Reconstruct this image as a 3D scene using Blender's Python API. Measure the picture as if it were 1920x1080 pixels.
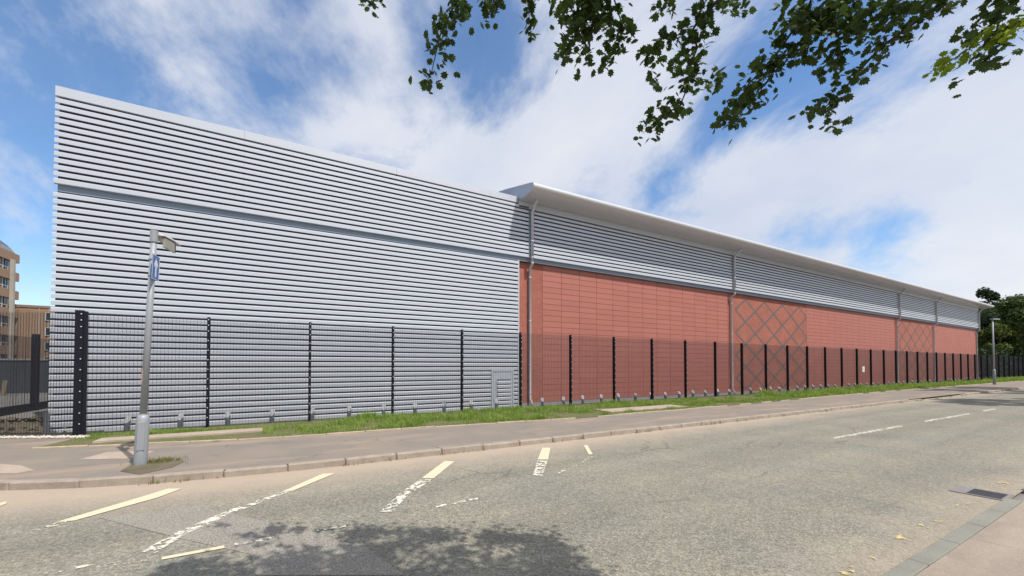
import bpy, bmesh, math, random
from mathutils import Vector, Matrix
from math import radians, sin, cos, pi

# ------------------------------------------------------------------ scene, camera, sky, sun
scn = bpy.context.scene
for o in list(bpy.data.objects):
    bpy.data.objects.remove(o)
COL = scn.collection
random.seed(7)

FPX, AL, PITCH, CY, EYE = 761.6, 1.0502, 0.0200, 671.3, 1.689      # solved from fence posts and cladding lines
FW = Vector((cos(AL)*cos(PITCH), sin(AL)*cos(PITCH), sin(PITCH)))
RT = Vector((sin(AL), -cos(AL), 0.0))
UP = RT.cross(FW)
CAMP = Vector((0, 0, EYE))
cd = bpy.data.cameras.new('camera'); cam = bpy.data.objects.new('camera', cd); COL.objects.link(cam)
cd.sensor_width = 36.0; cd.lens = FPX/1920*36.0
cd.shift_y = (CY-540.0)/1920.0
cd.clip_start = 0.05; cd.clip_end = 3000
M = Matrix.Identity(4)
for i in range(3):
    M[i][0] = RT[i]; M[i][1] = UP[i]; M[i][2] = -FW[i]; M[i][3] = CAMP[i]
cam.matrix_world = M
scn.camera = cam

SUNV = Vector((0.247, -0.60, 1.0)).normalized()                    # towards the sun, from the lamp post's shadow
elev = math.asin(SUNV.z); azim = math.atan2(SUNV.x, SUNV.y)

world = bpy.data.worlds.new('World'); scn.world = world; world.use_nodes = True
wn = world.node_tree; wn.nodes.clear()
def N(nt, typ, **kw):
    n = nt.nodes.new(typ)
    for k, v in kw.items():
        if k.startswith('_'): setattr(n, k[1:], v)
        else: n.inputs[int(k[1:]) if k[0] == 'i' and k[1:].isdigit() else k].default_value = v
    return n
def L(nt, a, b): nt.links.new(a, b)
def math_node(nt, op, a, b=None, clamp=False):
    n = nt.nodes.new('ShaderNodeMath'); n.operation = op; n.use_clamp = clamp
    for i, v in enumerate((a, b)):
        if v is None: continue
        if isinstance(v, (int, float)): n.inputs[i].default_value = v
        else: nt.links.new(v, n.inputs[i])
    return n.outputs[0]
def ramp(nt, fac, stops, interp='LINEAR'):
    n = nt.nodes.new('ShaderNodeValToRGB'); n.color_ramp.interpolation = interp
    e = n.color_ramp.elements
    while len(e) < len(stops): e.new(0.5)
    for k, (p, c) in enumerate(stops):
        e[k].position = p
        e[k].color = (c, c, c, 1) if isinstance(c, (int, float)) else (*c, 1)
    nt.links.new(fac, n.inputs[0])
    return n.outputs[0]
def mix(nt, fac, a, b, blend='MIX'):
    n = nt.nodes.new('ShaderNodeMix'); n.data_type = 'RGBA'; n.blend_type = blend
    for idx, v in ((0, fac), (6, a), (7, b)):
        if isinstance(v, (int, float)): n.inputs[idx].default_value = v
        elif isinstance(v, tuple): n.inputs[idx].default_value = (*v[:3], 1)
        else: nt.links.new(v, n.inputs[idx])
    return n.outputs[2]

sky = N(wn, 'ShaderNodeTexSky'); sky.sky_type = 'NISHITA'; sky.sun_disc = False
sky.sun_elevation = elev; sky.sun_rotation = azim; sky.air_density = 1.0; sky.dust_density = 0.3; sky.ozone_density = 3.0
tc = N(wn, 'ShaderNodeTexCoord')
sep = N(wn, 'ShaderNodeSeparateXYZ'); L(wn, tc.outputs['Generated'], sep.inputs[0])
zc = math_node(wn, 'ADD', math_node(wn, 'MAXIMUM', sep.outputs[2], 0.0), 0.45)
cx = math_node(wn, 'DIVIDE', sep.outputs[0], zc); cyy = math_node(wn, 'DIVIDE', sep.outputs[1], zc)
cmb = N(wn, 'ShaderNodeCombineXYZ'); L(wn, cx, cmb.inputs[0]); L(wn, cyy, cmb.inputs[1])
mp = N(wn, 'ShaderNodeMapping'); L(wn, cmb.outputs[0], mp.inputs[0])
mp.inputs['Rotation'].default_value = (0, 0, radians(35)); mp.inputs['Scale'].default_value = (1.0, 0.72, 1)
mp.inputs['Location'].default_value = (-4.5, 1.3, 0)
n1 = N(wn, 'ShaderNodeTexNoise', Scale=2.7, Detail=12.0, Roughness=0.63, Distortion=0.3); L(wn, mp.outputs[0], n1.inputs[0])
n2 = N(wn, 'ShaderNodeTexNoise', Scale=1.1, Detail=3.0, Roughness=0.5); L(wn, mp.outputs[0], n2.inputs[0])
cv = math_node(wn, 'ADD', math_node(wn, 'MULTIPLY', n1.outputs[0], 0.75), math_node(wn, 'MULTIPLY', n2.outputs[0], 0.25))
cv = math_node(wn, 'ADD', cv, 0.045)
def sky_dir(x, y): return (FW + RT*((x-960)/FPX) + UP*((CY-y)/FPX)).normalized()
# where the cloud sheet thins (negative) or thickens (positive), by direction in the sky
for px, py, wgt, tight in ((905,45,-0.26,85), (820,100,-0.10,200), (40,470,-0.16,60), (560,10,-0.12,120), (110,260,-0.13,200), (400,205,-0.12,220), (60,40,-0.12,60), (1235,355,-0.18,500),
                           (1440,130,-0.16,90), (1560,90,-0.10,90), (1640,445,-0.17,400), (1500,435,-0.13,500), (640,120,-0.08,300), (500,175,-0.08,400), (1330,230,-0.08,300), (1780,30,-0.12,60), (930,255,0.13,50), (330,110,0.06,60), (1720,300,0.10,30), (1400,400,0.08,160), (60,330,0.08,200), (1120,130,0.08,90), (700,60,0.08,200)):
    dv = N(wn, 'ShaderNodeVectorMath'); dv.operation = 'DOT_PRODUCT'; L(wn, tc.outputs['Generated'], dv.inputs[0]); dv.inputs[1].default_value = sky_dir(px, py)
    e = math_node(wn, 'POWER', math_node(wn, 'MAXIMUM', dv.outputs['Value'], 0.0), float(tight))
    cv = math_node(wn, 'ADD', cv, math_node(wn, 'MULTIPLY', e, wgt))
cmask = ramp(wn, cv, [(0.395, 0.03), (0.47, 0.5), (0.545, 0.97)], 'B_SPLINE')
n3 = N(wn, 'ShaderNodeTexNoise', Scale=1.4, Detail=7.0, Roughness=0.55); L(wn, mp.outputs[0], n3.inputs[0])
ccol = ramp(wn, n3.outputs[0], [(0.34, (4.7, 5.1, 6.1)), (0.60, (6.3, 6.45, 6.8))])
hs = N(wn, 'ShaderNodeHueSaturation', Saturation=1.2, Value=1.32); L(wn, sky.outputs[0], hs.inputs['Color'])
skyc = mix(wn, cmask, hs.outputs[0], ccol)
bg = N(wn, 'ShaderNodeBackground', Strength=0.15); L(wn, skyc, bg.inputs[0])
wo = N(wn, 'ShaderNodeOutputWorld'); L(wn, bg.outputs[0], wo.inputs[0])

sl = bpy.data.lights.new('sun', 'SUN'); sl.energy = 5.0; sl.angle = radians(0.55); sl.color = (1.0, 0.955, 0.88)
so = bpy.data.objects.new('sun', sl); COL.objects.link(so); so.location = (0, 0, 40)
so.rotation_euler = SUNV.to_track_quat('Z', 'Y').to_euler()

scn.render.engine = 'CYCLES'
scn.view_settings.view_transform = 'Standard'; scn.view_settings.look = 'None'
scn.view_settings.exposure = -0.15; scn.view_settings.gamma = 1.0
scn.render.resolution_x = 1024; scn.render.resolution_y = 576

# ------------------------------------------------------------------ pixels of the photograph to places
def ray(x, y): return FW + RT*((x-960)/FPX) + UP*((CY-y)/FPX)
def gnd(x, y, z=0.0):
    d = ray(x, y); t = (z-EYE)/d.z
    return Vector((d.x*t, d.y*t, z))
def at_depth(x, y, Z): return CAMP + ray(x, y)*Z
def to_px(P):
    v = Vector(P)-CAMP; z = v.dot(FW)
    if z < 0.05: return None
    return (960+FPX*v.dot(RT)/z, CY-FPX*v.dot(UP)/z)

# ------------------------------------------------------------------ materials
def mat(name, base, rough=0.7, metal=0.0, var=0.0, vscale=3.0, bump=0.0, bscale=60.0, base2=None, spec=0.5, fine=0.0, fscale=90.0, coords='Object', stretch=None):
    m = bpy.data.materials.new(name); m.use_nodes = True; nt = m.node_tree
    b = nt.nodes['Principled BSDF']
    b.inputs['Roughness'].default_value = rough; b.inputs['Metallic'].default_value = metal
    b.inputs['Specular IOR Level'].default_value = spec
    t = nt.nodes.new('ShaderNodeTexCoord'); v = t.outputs[coords] if coords != 'Position' else nt.nodes.new('ShaderNodeNewGeometry').outputs['Position']
    if stretch:
        mpn = nt.nodes.new('ShaderNodeMapping'); mpn.inputs['Scale'].default_value = stretch; L(nt, v, mpn.inputs[0]); v = mpn.outputs[0]
    col = None
    b2 = base2 or tuple(c*0.55 for c in base)
    if var > 0:
        n = N(nt, 'ShaderNodeTexNoise', Scale=vscale, Detail=6.0, Roughness=0.6); L(nt, v, n.inputs[0])
        f = ramp(nt, n.outputs[0], [(0.3, 0.0), (0.7, 1.0)])
        col = mix(nt, math_node(nt, 'MULTIPLY', f, var), base, b2)
    if fine > 0:
        n = N(nt, 'ShaderNodeTexNoise', Scale=fscale, Detail=3.0, Roughness=0.7); L(nt, v, n.inputs[0])
        f = ramp(nt, n.outputs[0], [(0.35, 1-fine), (0.65, 1+fine)])
        col = mix(nt, 1.0, col if col is not None else base, f, 'MULTIPLY')
    if col is not None: L(nt, col, b.inputs['Base Color'])
    else: b.inputs['Base Color'].default_value = (*base, 1)
    if bump > 0:
        n = N(nt, 'ShaderNodeTexNoise', Scale=bscale, Detail=4.0, Roughness=0.65); L(nt, v, n.inputs[0])
        bn = N(nt, 'ShaderNodeBump', Strength=bump, Distance=0.01); L(nt, n.outputs[0], bn.inputs['Height']); L(nt, bn.outputs[0], b.inputs['Normal'])
    return m

MT = {}
MT['clad'] = mat('silver_cladding', (0.525, 0.55, 0.60), 0.42, 0.15, 0.25, 0.5, base2=(0.455, 0.475, 0.52), coords='Position')
MT['clad_trim'] = mat('silver_trim', (0.50, 0.53, 0.58), 0.4, 0.15, 0.10, 0.8, coords='Position', base2=(0.44, 0.46, 0.51))
MT['chan'] = mat('channel_shade_grey', (0.20, 0.245, 0.30), 0.5, 0.1, 0.1, 1.0, coords='Position')  # shade of the recess, and of the pipes, put into the dark grey
MT['eave'] = mat('eave_metal', (0.60, 0.60, 0.61), 0.32, 0.2, 0.12, 0.4, base2=(0.50, 0.50, 0.51), coords='Position')
MT['roofend'] = mat('roof_end_metal', (0.33, 0.38, 0.46), 0.45, 0.1, 0.1, 1.5, coords='Position')
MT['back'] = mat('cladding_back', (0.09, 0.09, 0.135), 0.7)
MT['pipe'] = mat('pipe_grey', (0.52, 0.52, 0.55), 0.4, 0.2, 0.15, 3)
MT['panelback'] = mat('panel_joint', (0.16, 0.06, 0.05), 0.9)
MT['plinth'] = mat('plinth_grey', (0.30, 0.31, 0.33), 0.8, 0, 0.3, 4)
MT['fence'] = mat('fence_black', (0.010, 0.011, 0.017), 0.5, 0.0, spec=0.2)
MT['wire'] = mat('fence_wire', (0.035, 0.036, 0.042), 0.5, 0.1)
MT['bolt'] = mat('bolt_steel', (0.75, 0.75, 0.75), 0.35, 0.6)
MT['galv'] = mat('galvanised_steel', (0.34, 0.36, 0.385), 0.5, 0.2, 0.5, 5, 0.1, 40, base2=(0.26, 0.275, 0.28))
MT['galv_dk'] = mat('galvanised_stub', (0.30, 0.34, 0.37), 0.55, 0.2, 0.4, 9)
MT['whitecap'] = mat('white_cap', (0.84, 0.83, 0.82), 0.5, 0, 0.12, 9, base2=(0.5, 0.42, 0.36))
MT['kerb'] = mat('kerb_concrete', (0.37, 0.31, 0.25), 0.9, 0, 0.8, 5, 0.5, 90, base2=(0.25, 0.20, 0.16), fine=0.22, fscale=110, coords='Position')
MT['kerbn'] = mat('kerb_concrete_grey', (0.25, 0.245, 0.205), 0.9, 0, 0.7, 3, 0.5, 120, base2=(0.19, 0.183, 0.15), fine=0.2, fscale=160, coords='Position')
MT['edging'] = mat('edging_concrete', (0.47, 0.38, 0.28), 0.9, 0, 0.8, 6, 0.4, 80, base2=(0.30, 0.22, 0.16), coords='Position')
MT['slab'] = mat('tan_slab', (0.44, 0.35, 0.28), 0.95, 0, 0.8, 3, 0.4, 60, base2=(0.31, 0.25, 0.20), fine=0.15, fscale=60, coords='Position')
MT['soil'] = mat('verge_soil', (0.16, 0.12, 0.075), 0.95, 0, 1.0, 4, 0.6, 30, base2=(0.10, 0.12, 0.04), coords='Position')
MT['yard'] = mat('yard_surface', (0.26, 0.24, 0.215), 0.95, 0, 0.8, 0.5, 0.4, 30, base2=(0.17, 0.16, 0.15), fine=0.15, fscale=30, coords='Position')
MT['dirt'] = mat('dirt', (0.17, 0.13, 0.085), 0.95, 0, 1.0, 2.0, 0.8, 20, base2=(0.09, 0.08, 0.045), coords='Position')
MT['stone'] = mat('white_gravel', (0.62, 0.58, 0.50), 0.9, 0, 0.5, 8, base2=(0.45, 0.40, 0.33))
MT['bark'] = mat('bark', (0.10, 0.075, 0.06), 0.9, 0, 0.8, 12, 0.6, 30, base2=(0.05, 0.04, 0.035))
MT['brown'] = mat('brown_cladding', (0.32, 0.205, 0.135), 0.8, 0, 0.5, 0.4, base2=(0.26, 0.165, 0.11), coords='Position')
MT['brown_d'] = mat('brown_panel', (0.27, 0.19, 0.13), 0.8, 0, 0.5, 0.5, base2=(0.15, 0.10, 0.07), coords='Position')
MT['pillar'] = mat('pillar_concrete', (0.40, 0.36, 0.30), 0.9, 0, 0.4, 0.5, coords='Position')
MT['wframe'] = mat('window_frame', (0.55, 0.55, 0.55), 0.5)
MT['darkwall'] = mat('dark_wall', (0.055, 0.062, 0.07), 0.85, 0, 0.6, 0.8, coords='Position')
MT['coping'] = mat('coping_stone', (0.34, 0.33, 0.30), 0.9, 0, 0.4, 1.0)
MT['timber'] = mat('timber', (0.30, 0.23, 0.15), 0.9, 0, 0.5, 6, stretch=(6, 6, 1))
MT['mansard'] = mat('mansard_lead', (0.20, 0.21, 0.22), 0.5, 0.1, 0.4, 1)
MT['blue'] = mat('sign_blue', (0.035, 0.13, 0.42), 0.4, 0, 0.25, 12, base2=(0.05, 0.16, 0.40))
MT['white'] = mat('sign_white', (0.78, 0.78, 0.76), 0.45)
MT['iron'] = mat('cast_iron', (0.085, 0.08, 0.085), 0.6, 0.3, 0.4, 20, 0.3, 60)
MT['ironlid'] = mat('worn_iron', (0.25, 0.225, 0.22), 0.7, 0.1, 0.5, 15, 0.3, 60)
MT['lantern'] = mat('lantern_pale', (0.50, 0.46, 0.44), 0.45, 0.0, 0.4, 8)
MT['black'] = mat('black_plastic', (0.03, 0.03, 0.035), 0.5)
MT['weed'] = mat('weed_leaf', (0.06, 0.115, 0.03), 0.6, 0, 0.6, 6, base2=(0.10, 0.12, 0.04))

def glass(name, col, rough=0.05):
    m = bpy.data.materials.new(name); m.use_nodes = True; b = m.node_tree.nodes['Principled BSDF']
    b.inputs['Base Color'].default_value = (*col, 1); b.inputs['Roughness'].default_value = rough
    b.inputs['Specular IOR Level'].default_value = 0.9
    return m
MT['pane'] = glass('window_glass', (0.05, 0.07, 0.085))
MT['pane_d'] = glass('window_glass_dark', (0.02, 0.035, 0.04))
MT['bowl'] = glass('lamp_bowl', (0.30, 0.29, 0.22), 0.25)

def leafmat(name, base, base2, trans):
    m = bpy.data.materials.new(name); m.use_nodes = True; nt = m.node_tree
    b = nt.nodes['Principled BSDF']; b.inputs['Roughness'].default_value = 0.5; b.inputs['Specular IOR Level'].default_value = 0.15
    oi = nt.nodes.new('ShaderNodeNewGeometry')
    n = N(nt, 'ShaderNodeTexNoise', Scale=2.3, Detail=3.0); L(nt, oi.outputs['Position'], n.inputs[0])
    f = math_node(nt, 'ADD', math_node(nt, 'MULTIPLY', oi.outputs['Random Per Island'], 0.6), math_node(nt, 'MULTIPLY', ramp(nt, n.outputs[0], [(0.35, 0.0), (0.65, 1.0)]), 0.4))
    c = mix(nt, f, base, base2); L(nt, c, b.inputs['Base Color'])
    tr = nt.nodes.new('ShaderNodeBsdfTranslucent'); c2 = mix(nt, 1.0, c, (1.5, 1.6, 0.7), 'MULTIPLY'); L(nt, c2, tr.inputs[0])
    ms = nt.nodes.new('ShaderNodeMixShader'); ms.inputs[0].default_value = trans
    L(nt, b.outputs[0], ms.inputs[1]); L(nt, tr.outputs[0], ms.inputs[2]); L(nt, ms.outputs[0], nt.nodes['Material Output'].inputs[0])
    return m
MT['leaf'] = leafmat('tree_leaf', (0.036, 0.066, 0.020), (0.065, 0.105, 0.03), 0.16)
MT['leaf2'] = leafmat('sunlit_leaf', (0.16, 0.24, 0.03), (0.24, 0.30, 0.045), 0.5)  # lighter copy of the tree leaf, sunlight put into its colour
MT['fleaf'] = leafmat('far_leaf', (0.040, 0.070, 0.020), (0.075, 0.105, 0.025), 0.15)
MT['fleaf2'] = leafmat('far_leaf_light', (0.07, 0.10, 0.022), (0.11, 0.13, 0.03), 0.2)
MT['fleaf3'] = leafmat('far_leaf_dark', (0.022, 0.042, 0.020), (0.038, 0.06, 0.022), 0.1)
MT['grass'] = leafmat('grass_blade', (0.12, 0.21, 0.035), (0.34, 0.42, 0.12), 0.3)
MT['grassdry'] = leafmat('dry_grass', (0.20, 0.18, 0.07), (0.14, 0.17, 0.05), 0.2)

def brick_mat():
    m = bpy.data.materials.new('red_brick'); m.use_nodes = True; nt = m.node_tree; b = nt.nodes['Principled BSDF']
    b.inputs['Roughness'].default_value = 0.85
    g = nt.nodes.new('ShaderNodeNewGeometry'); s = nt.nodes.new('ShaderNodeSeparateXYZ'); L(nt, g.outputs['Position'], s.inputs[0])
    c = nt.nodes.new('ShaderNodeCombineXYZ'); L(nt, s.outputs[0], c.inputs[0]); L(nt, s.outputs[2], c.inputs[1])
    bt = nt.nodes.new('ShaderNodeTexBrick'); L(nt, c.outputs[0], bt.inputs[0])
    bt.inputs['Scale'].default_value = 1.0; bt.inputs['Brick Width'].default_value = 0.225; bt.inputs['Row Height'].default_value = 0.075
    bt.inputs['Mortar Size'].default_value = 0.006; bt.inputs['Mortar Smooth'].default_value = 0.2; bt.inputs['Bias'].default_value = -0.1
    bt.inputs['Color1'].default_value = (0.405, 0.128, 0.085, 1); bt.inputs['Color2'].default_value = (0.325, 0.10, 0.068, 1); bt.inputs['Mortar'].default_value = (0.30, 0.15, 0.112, 1)
    n = N(nt, 'ShaderNodeTexNoise', Scale=0.8, Detail=5.0); L(nt, g.outputs['Position'], n.inputs[0])
    L(nt, mix(nt, 1.0, bt.outputs[0], ramp(nt, n.outputs[0], [(0.3, 0.88), (0.7, 1.08)]), 'MULTIPLY'), b.inputs['Base Color'])
    bn = N(nt, 'ShaderNodeBump', Strength=0.6, Distance=0.006); bn.invert = True; L(nt, bt.outputs[1], bn.inputs['Height']); L(nt, bn.outputs[0], b.inputs['Normal'])
    return m
MT['brick'] = brick_mat()
MT['greybrick'] = mat('grey_brick', (0.14, 0.12, 0.115), 0.85, 0, 0.5, 5, base2=(0.11, 0.092, 0.088), coords='Position')
def panel_mat():
    m = bpy.data.materials.new('red_terracotta_panel'); m.use_nodes = True; nt = m.node_tree; b = nt.nodes['Principled BSDF']
    b.inputs['Roughness'].default_value = 0.6
    oi = nt.nodes.new('ShaderNodeObjectInfo'); g = nt.nodes.new('ShaderNodeNewGeometry')
    n = N(nt, 'ShaderNodeTexNoise', Scale=0.5, Detail=5.0); L(nt, g.outputs['Position'], n.inputs[0])
    f = math_node(nt, 'ADD', math_node(nt, 'MULTIPLY', oi.outputs['Random'], 0.09), math_node(nt, 'MULTIPLY', g.outputs['Random Per Island'], 0.06))
    f = math_node(nt, 'ADD', f, math_node(nt, 'MULTIPLY', n.outputs[0], 0.12))
    f = math_node(nt, 'ADD', f, 0.84)
    L(nt, mix(nt, 1.0, (0.39, 0.136, 0.102), f, 'MULTIPLY'), b.inputs['Base Color'])
    return m
MT['panel'] = panel_mat()

def road_mat():
    m = bpy.data.materials.new('worn_asphalt'); m.use_nodes = True; nt = m.node_tree; b = nt.nodes['Principled BSDF']
    b.inputs['Roughness'].default_value = 0.88; b.inputs['Specular IOR Level'].default_value = 0.3
    g = nt.nodes.new('ShaderNodeNewGeometry'); P = g.outputs['Position']
    s = nt.nodes.new('ShaderNodeSeparateXYZ'); L(nt, P, s.inputs[0])
    v = N(nt, 'ShaderNodeTexVoronoi', Scale=75.0); L(nt, P, v.inputs[0])
    hsv = nt.nodes.new('ShaderNodeSeparateColor'); L(nt, v.outputs['Color'], hsv.inputs[0])
    chip = ramp(nt, hsv.outputs[0], [(0.0, (0.15, 0.146, 0.128)), (0.35, (0.215, 0.207, 0.177)), (0.7, (0.26, 0.245, 0.20)), (1.0, (0.36, 0.33, 0.26))])
    nf = N(nt, 'ShaderNodeTexNoise', Scale=22.0, Detail=5.0, Roughness=0.7); L(nt, P, nf.inputs[0])
    chip = mix(nt, 1.0, chip, ramp(nt, nf.outputs[0], [(0.3, 0.72), (0.7, 1.25)]), 'MULTIPLY')
    nl = N(nt, 'ShaderNodeTexNoise', Scale=0.7, Detail=6.0, Roughness=0.6); L(nt, P, nl.inputs[0])
    chip = mix(nt, 1.0, chip, ramp(nt, nl.outputs[0], [(0.3, (0.83, 0.85, 0.86)), (0.7, (1.08, 1.04, 0.97))]), 'MULTIPLY')
    # wheel tracks running along the road
    mpn = nt.nodes.new('ShaderNodeMapping'); mpn.inputs['Scale'].default_value = (0.05, 0.9, 1); L(nt, P, mpn.inputs[0])
    nw = N(nt, 'ShaderNodeTexNoise', Scale=1.6, Detail=3.0); L(nt, mpn.outputs[0], nw.inputs[0])
    chip = mix(nt, 1.0, chip, ramp(nt, nw.outputs[0], [(0.35, 0.90), (0.65, 1.08)]), 'MULTIPLY')
    # cracks
    vc = N(nt, 'ShaderNodeTexVoronoi', Scale=0.45); vc.feature = 'DISTANCE_TO_EDGE'
    nd = N(nt, 'ShaderNodeTexNoise', Scale=2.5, Detail=4.0); L(nt, P, nd.inputs[0])
    pw = mix(nt, 0.25, P, nd.outputs['Color'], 'ADD'); L(nt, pw, vc.inputs[0])
    ncm = N(nt, 'ShaderNodeTexNoise', Scale=0.5, Detail=2.0); L(nt, P, ncm.inputs[0])
    crack = math_node(nt, 'MULTIPLY', ramp(nt, vc.outputs['Distance'], [(0.0, 1.0), (0.012, 0.0)]), ramp(nt, ncm.outputs[0], [(0.5, 0.0), (0.6, 0.55)]))
    chip = mix(nt, crack, chip, (0.085, 0.075, 0.07))
    # dust washed towards the kerbs
    ne = N(nt, 'ShaderNodeTexNoise', Scale=1.3, Detail=6.0, Roughness=0.65); L(nt, P, ne.inputs[0])
    lean = math_node(nt, 'MAXIMUM', math_node(nt, 'MULTIPLY', math_node(nt, 'SUBTRACT', -0.4, s.outputs[0]), 0.16), 0.0)
    yy = math_node(nt, 'ADD', math_node(nt, 'SUBTRACT', s.outputs[1], lean), math_node(nt, 'MULTIPLY', math_node(nt, 'SUBTRACT', ne.outputs[0], 0.5), 1.1))
    yn = yy
    yy = math_node(nt, 'SUBTRACT', yy, math_node(nt, 'MULTIPLY', math_node(nt, 'MINIMUM', math_node(nt, 'MAXIMUM', s.outputs[0], 0.0), 25.0), 0.026))
    far = ramp(nt, math_node(nt, 'MULTIPLY', yy, 0.1), [(0.625, 0.0), (0.70, 0.5), (0.755, 0.95)])
    near = ramp(nt, math_node(nt, 'MULTIPLY', yn, 0.1), [(0.13, 0.55), (0.175, 0.3), (0.22, 0.0)])
    dcol = mix(nt, nf.outputs[0], (0.36, 0.285, 0.22), (0.45, 0.365, 0.285))
    chip = mix(nt, math_node(nt, 'MAXIMUM', far, near), chip, dcol)
    L(nt, chip, b.inputs['Base Color'])
    nb = N(nt, 'ShaderNodeTexVoronoi', Scale=75.0); L(nt, P, nb.inputs[0])
    bn = N(nt, 'ShaderNodeBump', Strength=0.55, Distance=0.006); L(nt, nb.outputs['Distance'], bn.inputs['Height']); L(nt, bn.outputs[0], b.inputs['Normal'])
    return m
MT['road'] = road_mat()
MT['patch'] = mat('asphalt_patch', (0.275, 0.25, 0.21), 0.9, 0, 0.6, 2.5, 0.5, 90, base2=(0.215, 0.20, 0.175), fine=0.45, fscale=55, coords='Position')

def path_mat(name, c1, c2, c3):
    m = bpy.data.materials.new(name); m.use_nodes = True; nt = m.node_tree; b = nt.nodes['Principled BSDF']
    b.inputs['Roughness'].default_value = 0.9; b.inputs['Specular IOR Level'].default_value = 0.3
    P = nt.nodes.new('ShaderNodeNewGeometry').outputs['Position']
    n = N(nt, 'ShaderNodeTexNoise', Scale=0.9, Detail=7.0, Roughness=0.62); L(nt, P, n.inputs[0])
    mpn = nt.nodes.new('ShaderNodeMapping'); mpn.inputs['Scale'].default_value = (0.25, 1.2, 1); L(nt, P, mpn.inputs[0])
    n2 = N(nt, 'ShaderNodeTexNoise', Scale=1.2, Detail=5.0, Roughness=0.6); L(nt, mpn.outputs[0], n2.inputs[0])
    c = mix(nt, ramp(nt, n.outputs[0], [(0.38, 0.0), (0.62, 1.0)]), c1, c2)
    c = mix(nt, ramp(nt, n2.outputs[0], [(0.52, 0.0), (0.68, 0.75)]), c, c3)
    nf = N(nt, 'ShaderNodeTexNoise', Scale=70.0, Detail=3.0, Roughness=0.7); L(nt, P, nf.inputs[0])
    c = mix(nt, 1.0, c, ramp(nt, nf.outputs[0], [(0.3, 0.82), (0.7, 1.18)]), 'MULTIPLY')
    vc = N(nt, 'ShaderNodeTexVoronoi', Scale=0.38); vc.feature = 'DISTANCE_TO_EDGE'
    nd = N(nt, 'ShaderNodeTexNoise', Scale=2.0, Detail=5.0); L(nt, P, nd.inputs[0])
    L(nt, mix(nt, 0.35, P, nd.outputs['Color'], 'ADD'), vc.inputs[0])
    crack = math_node(nt, 'MULTIPLY', ramp(nt, vc.outputs['Distance'], [(0.0, 1.0), (0.010, 0.0)]), ramp(nt, n.outputs[0], [(0.5, 0.0), (0.6, 0.7)]))
    c = mix(nt, crack, c, (0.12, 0.10, 0.085))
    L(nt, c, b.inputs['Base Color'])
    bn = N(nt, 'ShaderNodeBump', Strength=0.35, Distance=0.006); L(nt, nf.outputs[0], bn.inputs['Height']); L(nt, bn.outputs[0], b.inputs['Normal'])
    return m
MT['path'] = path_mat('footpath_asphalt', (0.25, 0.208, 0.172), (0.21, 0.185, 0.16), (0.34, 0.26, 0.195))
MT['npath'] = path_mat('near_path', (0.32, 0.262, 0.21), (0.235, 0.195, 0.16), (0.36, 0.30, 0.24))

def paint_mat(name, col, wear, scale=14.0):
    m = bpy.data.materials.new(name); m.use_nodes = True; nt = m.node_tree; b = nt.nodes['Principled BSDF']
    b.inputs['Roughness'].default_value = 0.8
    P = nt.nodes.new('ShaderNodeNewGeometry').outputs['Position']
    n = N(nt, 'ShaderNodeTexNoise', Scale=scale, Detail=6.0, Roughness=0.72); L(nt, P, n.inputs[0])
    n2 = N(nt, 'ShaderNodeTexNoise', Scale=60.0, Detail=3.0); L(nt, P, n2.inputs[0])
    L(nt, mix(nt, 1.0, col, ramp(nt, n2.outputs[0], [(0.3, 0.8), (0.7, 1.1)]), 'MULTIPLY'), b.inputs['Base Color'])
    a = ramp(nt, n.outputs[0], [(wear-0.02, 0.0), (wear+0.02, 1.0)])
    tr = nt.nodes.new('ShaderNodeBsdfTransparent'); ms = nt.nodes.new('ShaderNodeMixShader')
    L(nt, a, ms.inputs[0]); L(nt, tr.outputs[0], ms.inputs[1]); L(nt, b.outputs[0], ms.inputs[2]); L(nt, ms.outputs[0], nt.nodes['Material Output'].inputs[0])
    return m
MT['paint'] = paint_mat('road_paint', (0.66, 0.57, 0.40), 0.30)
MT['paint_w'] = paint_mat('worn_road_paint', (0.70, 0.66, 0.53), 0.56, 16.0)
MT['paint_m'] = paint_mat('scuffed_road_paint', (0.70, 0.67, 0.56), 0.50, 16.0)
MT['yellow'] = paint_mat('worn_yellow_paint', (0.58, 0.46, 0.22), 0.585, 6.0)

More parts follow.
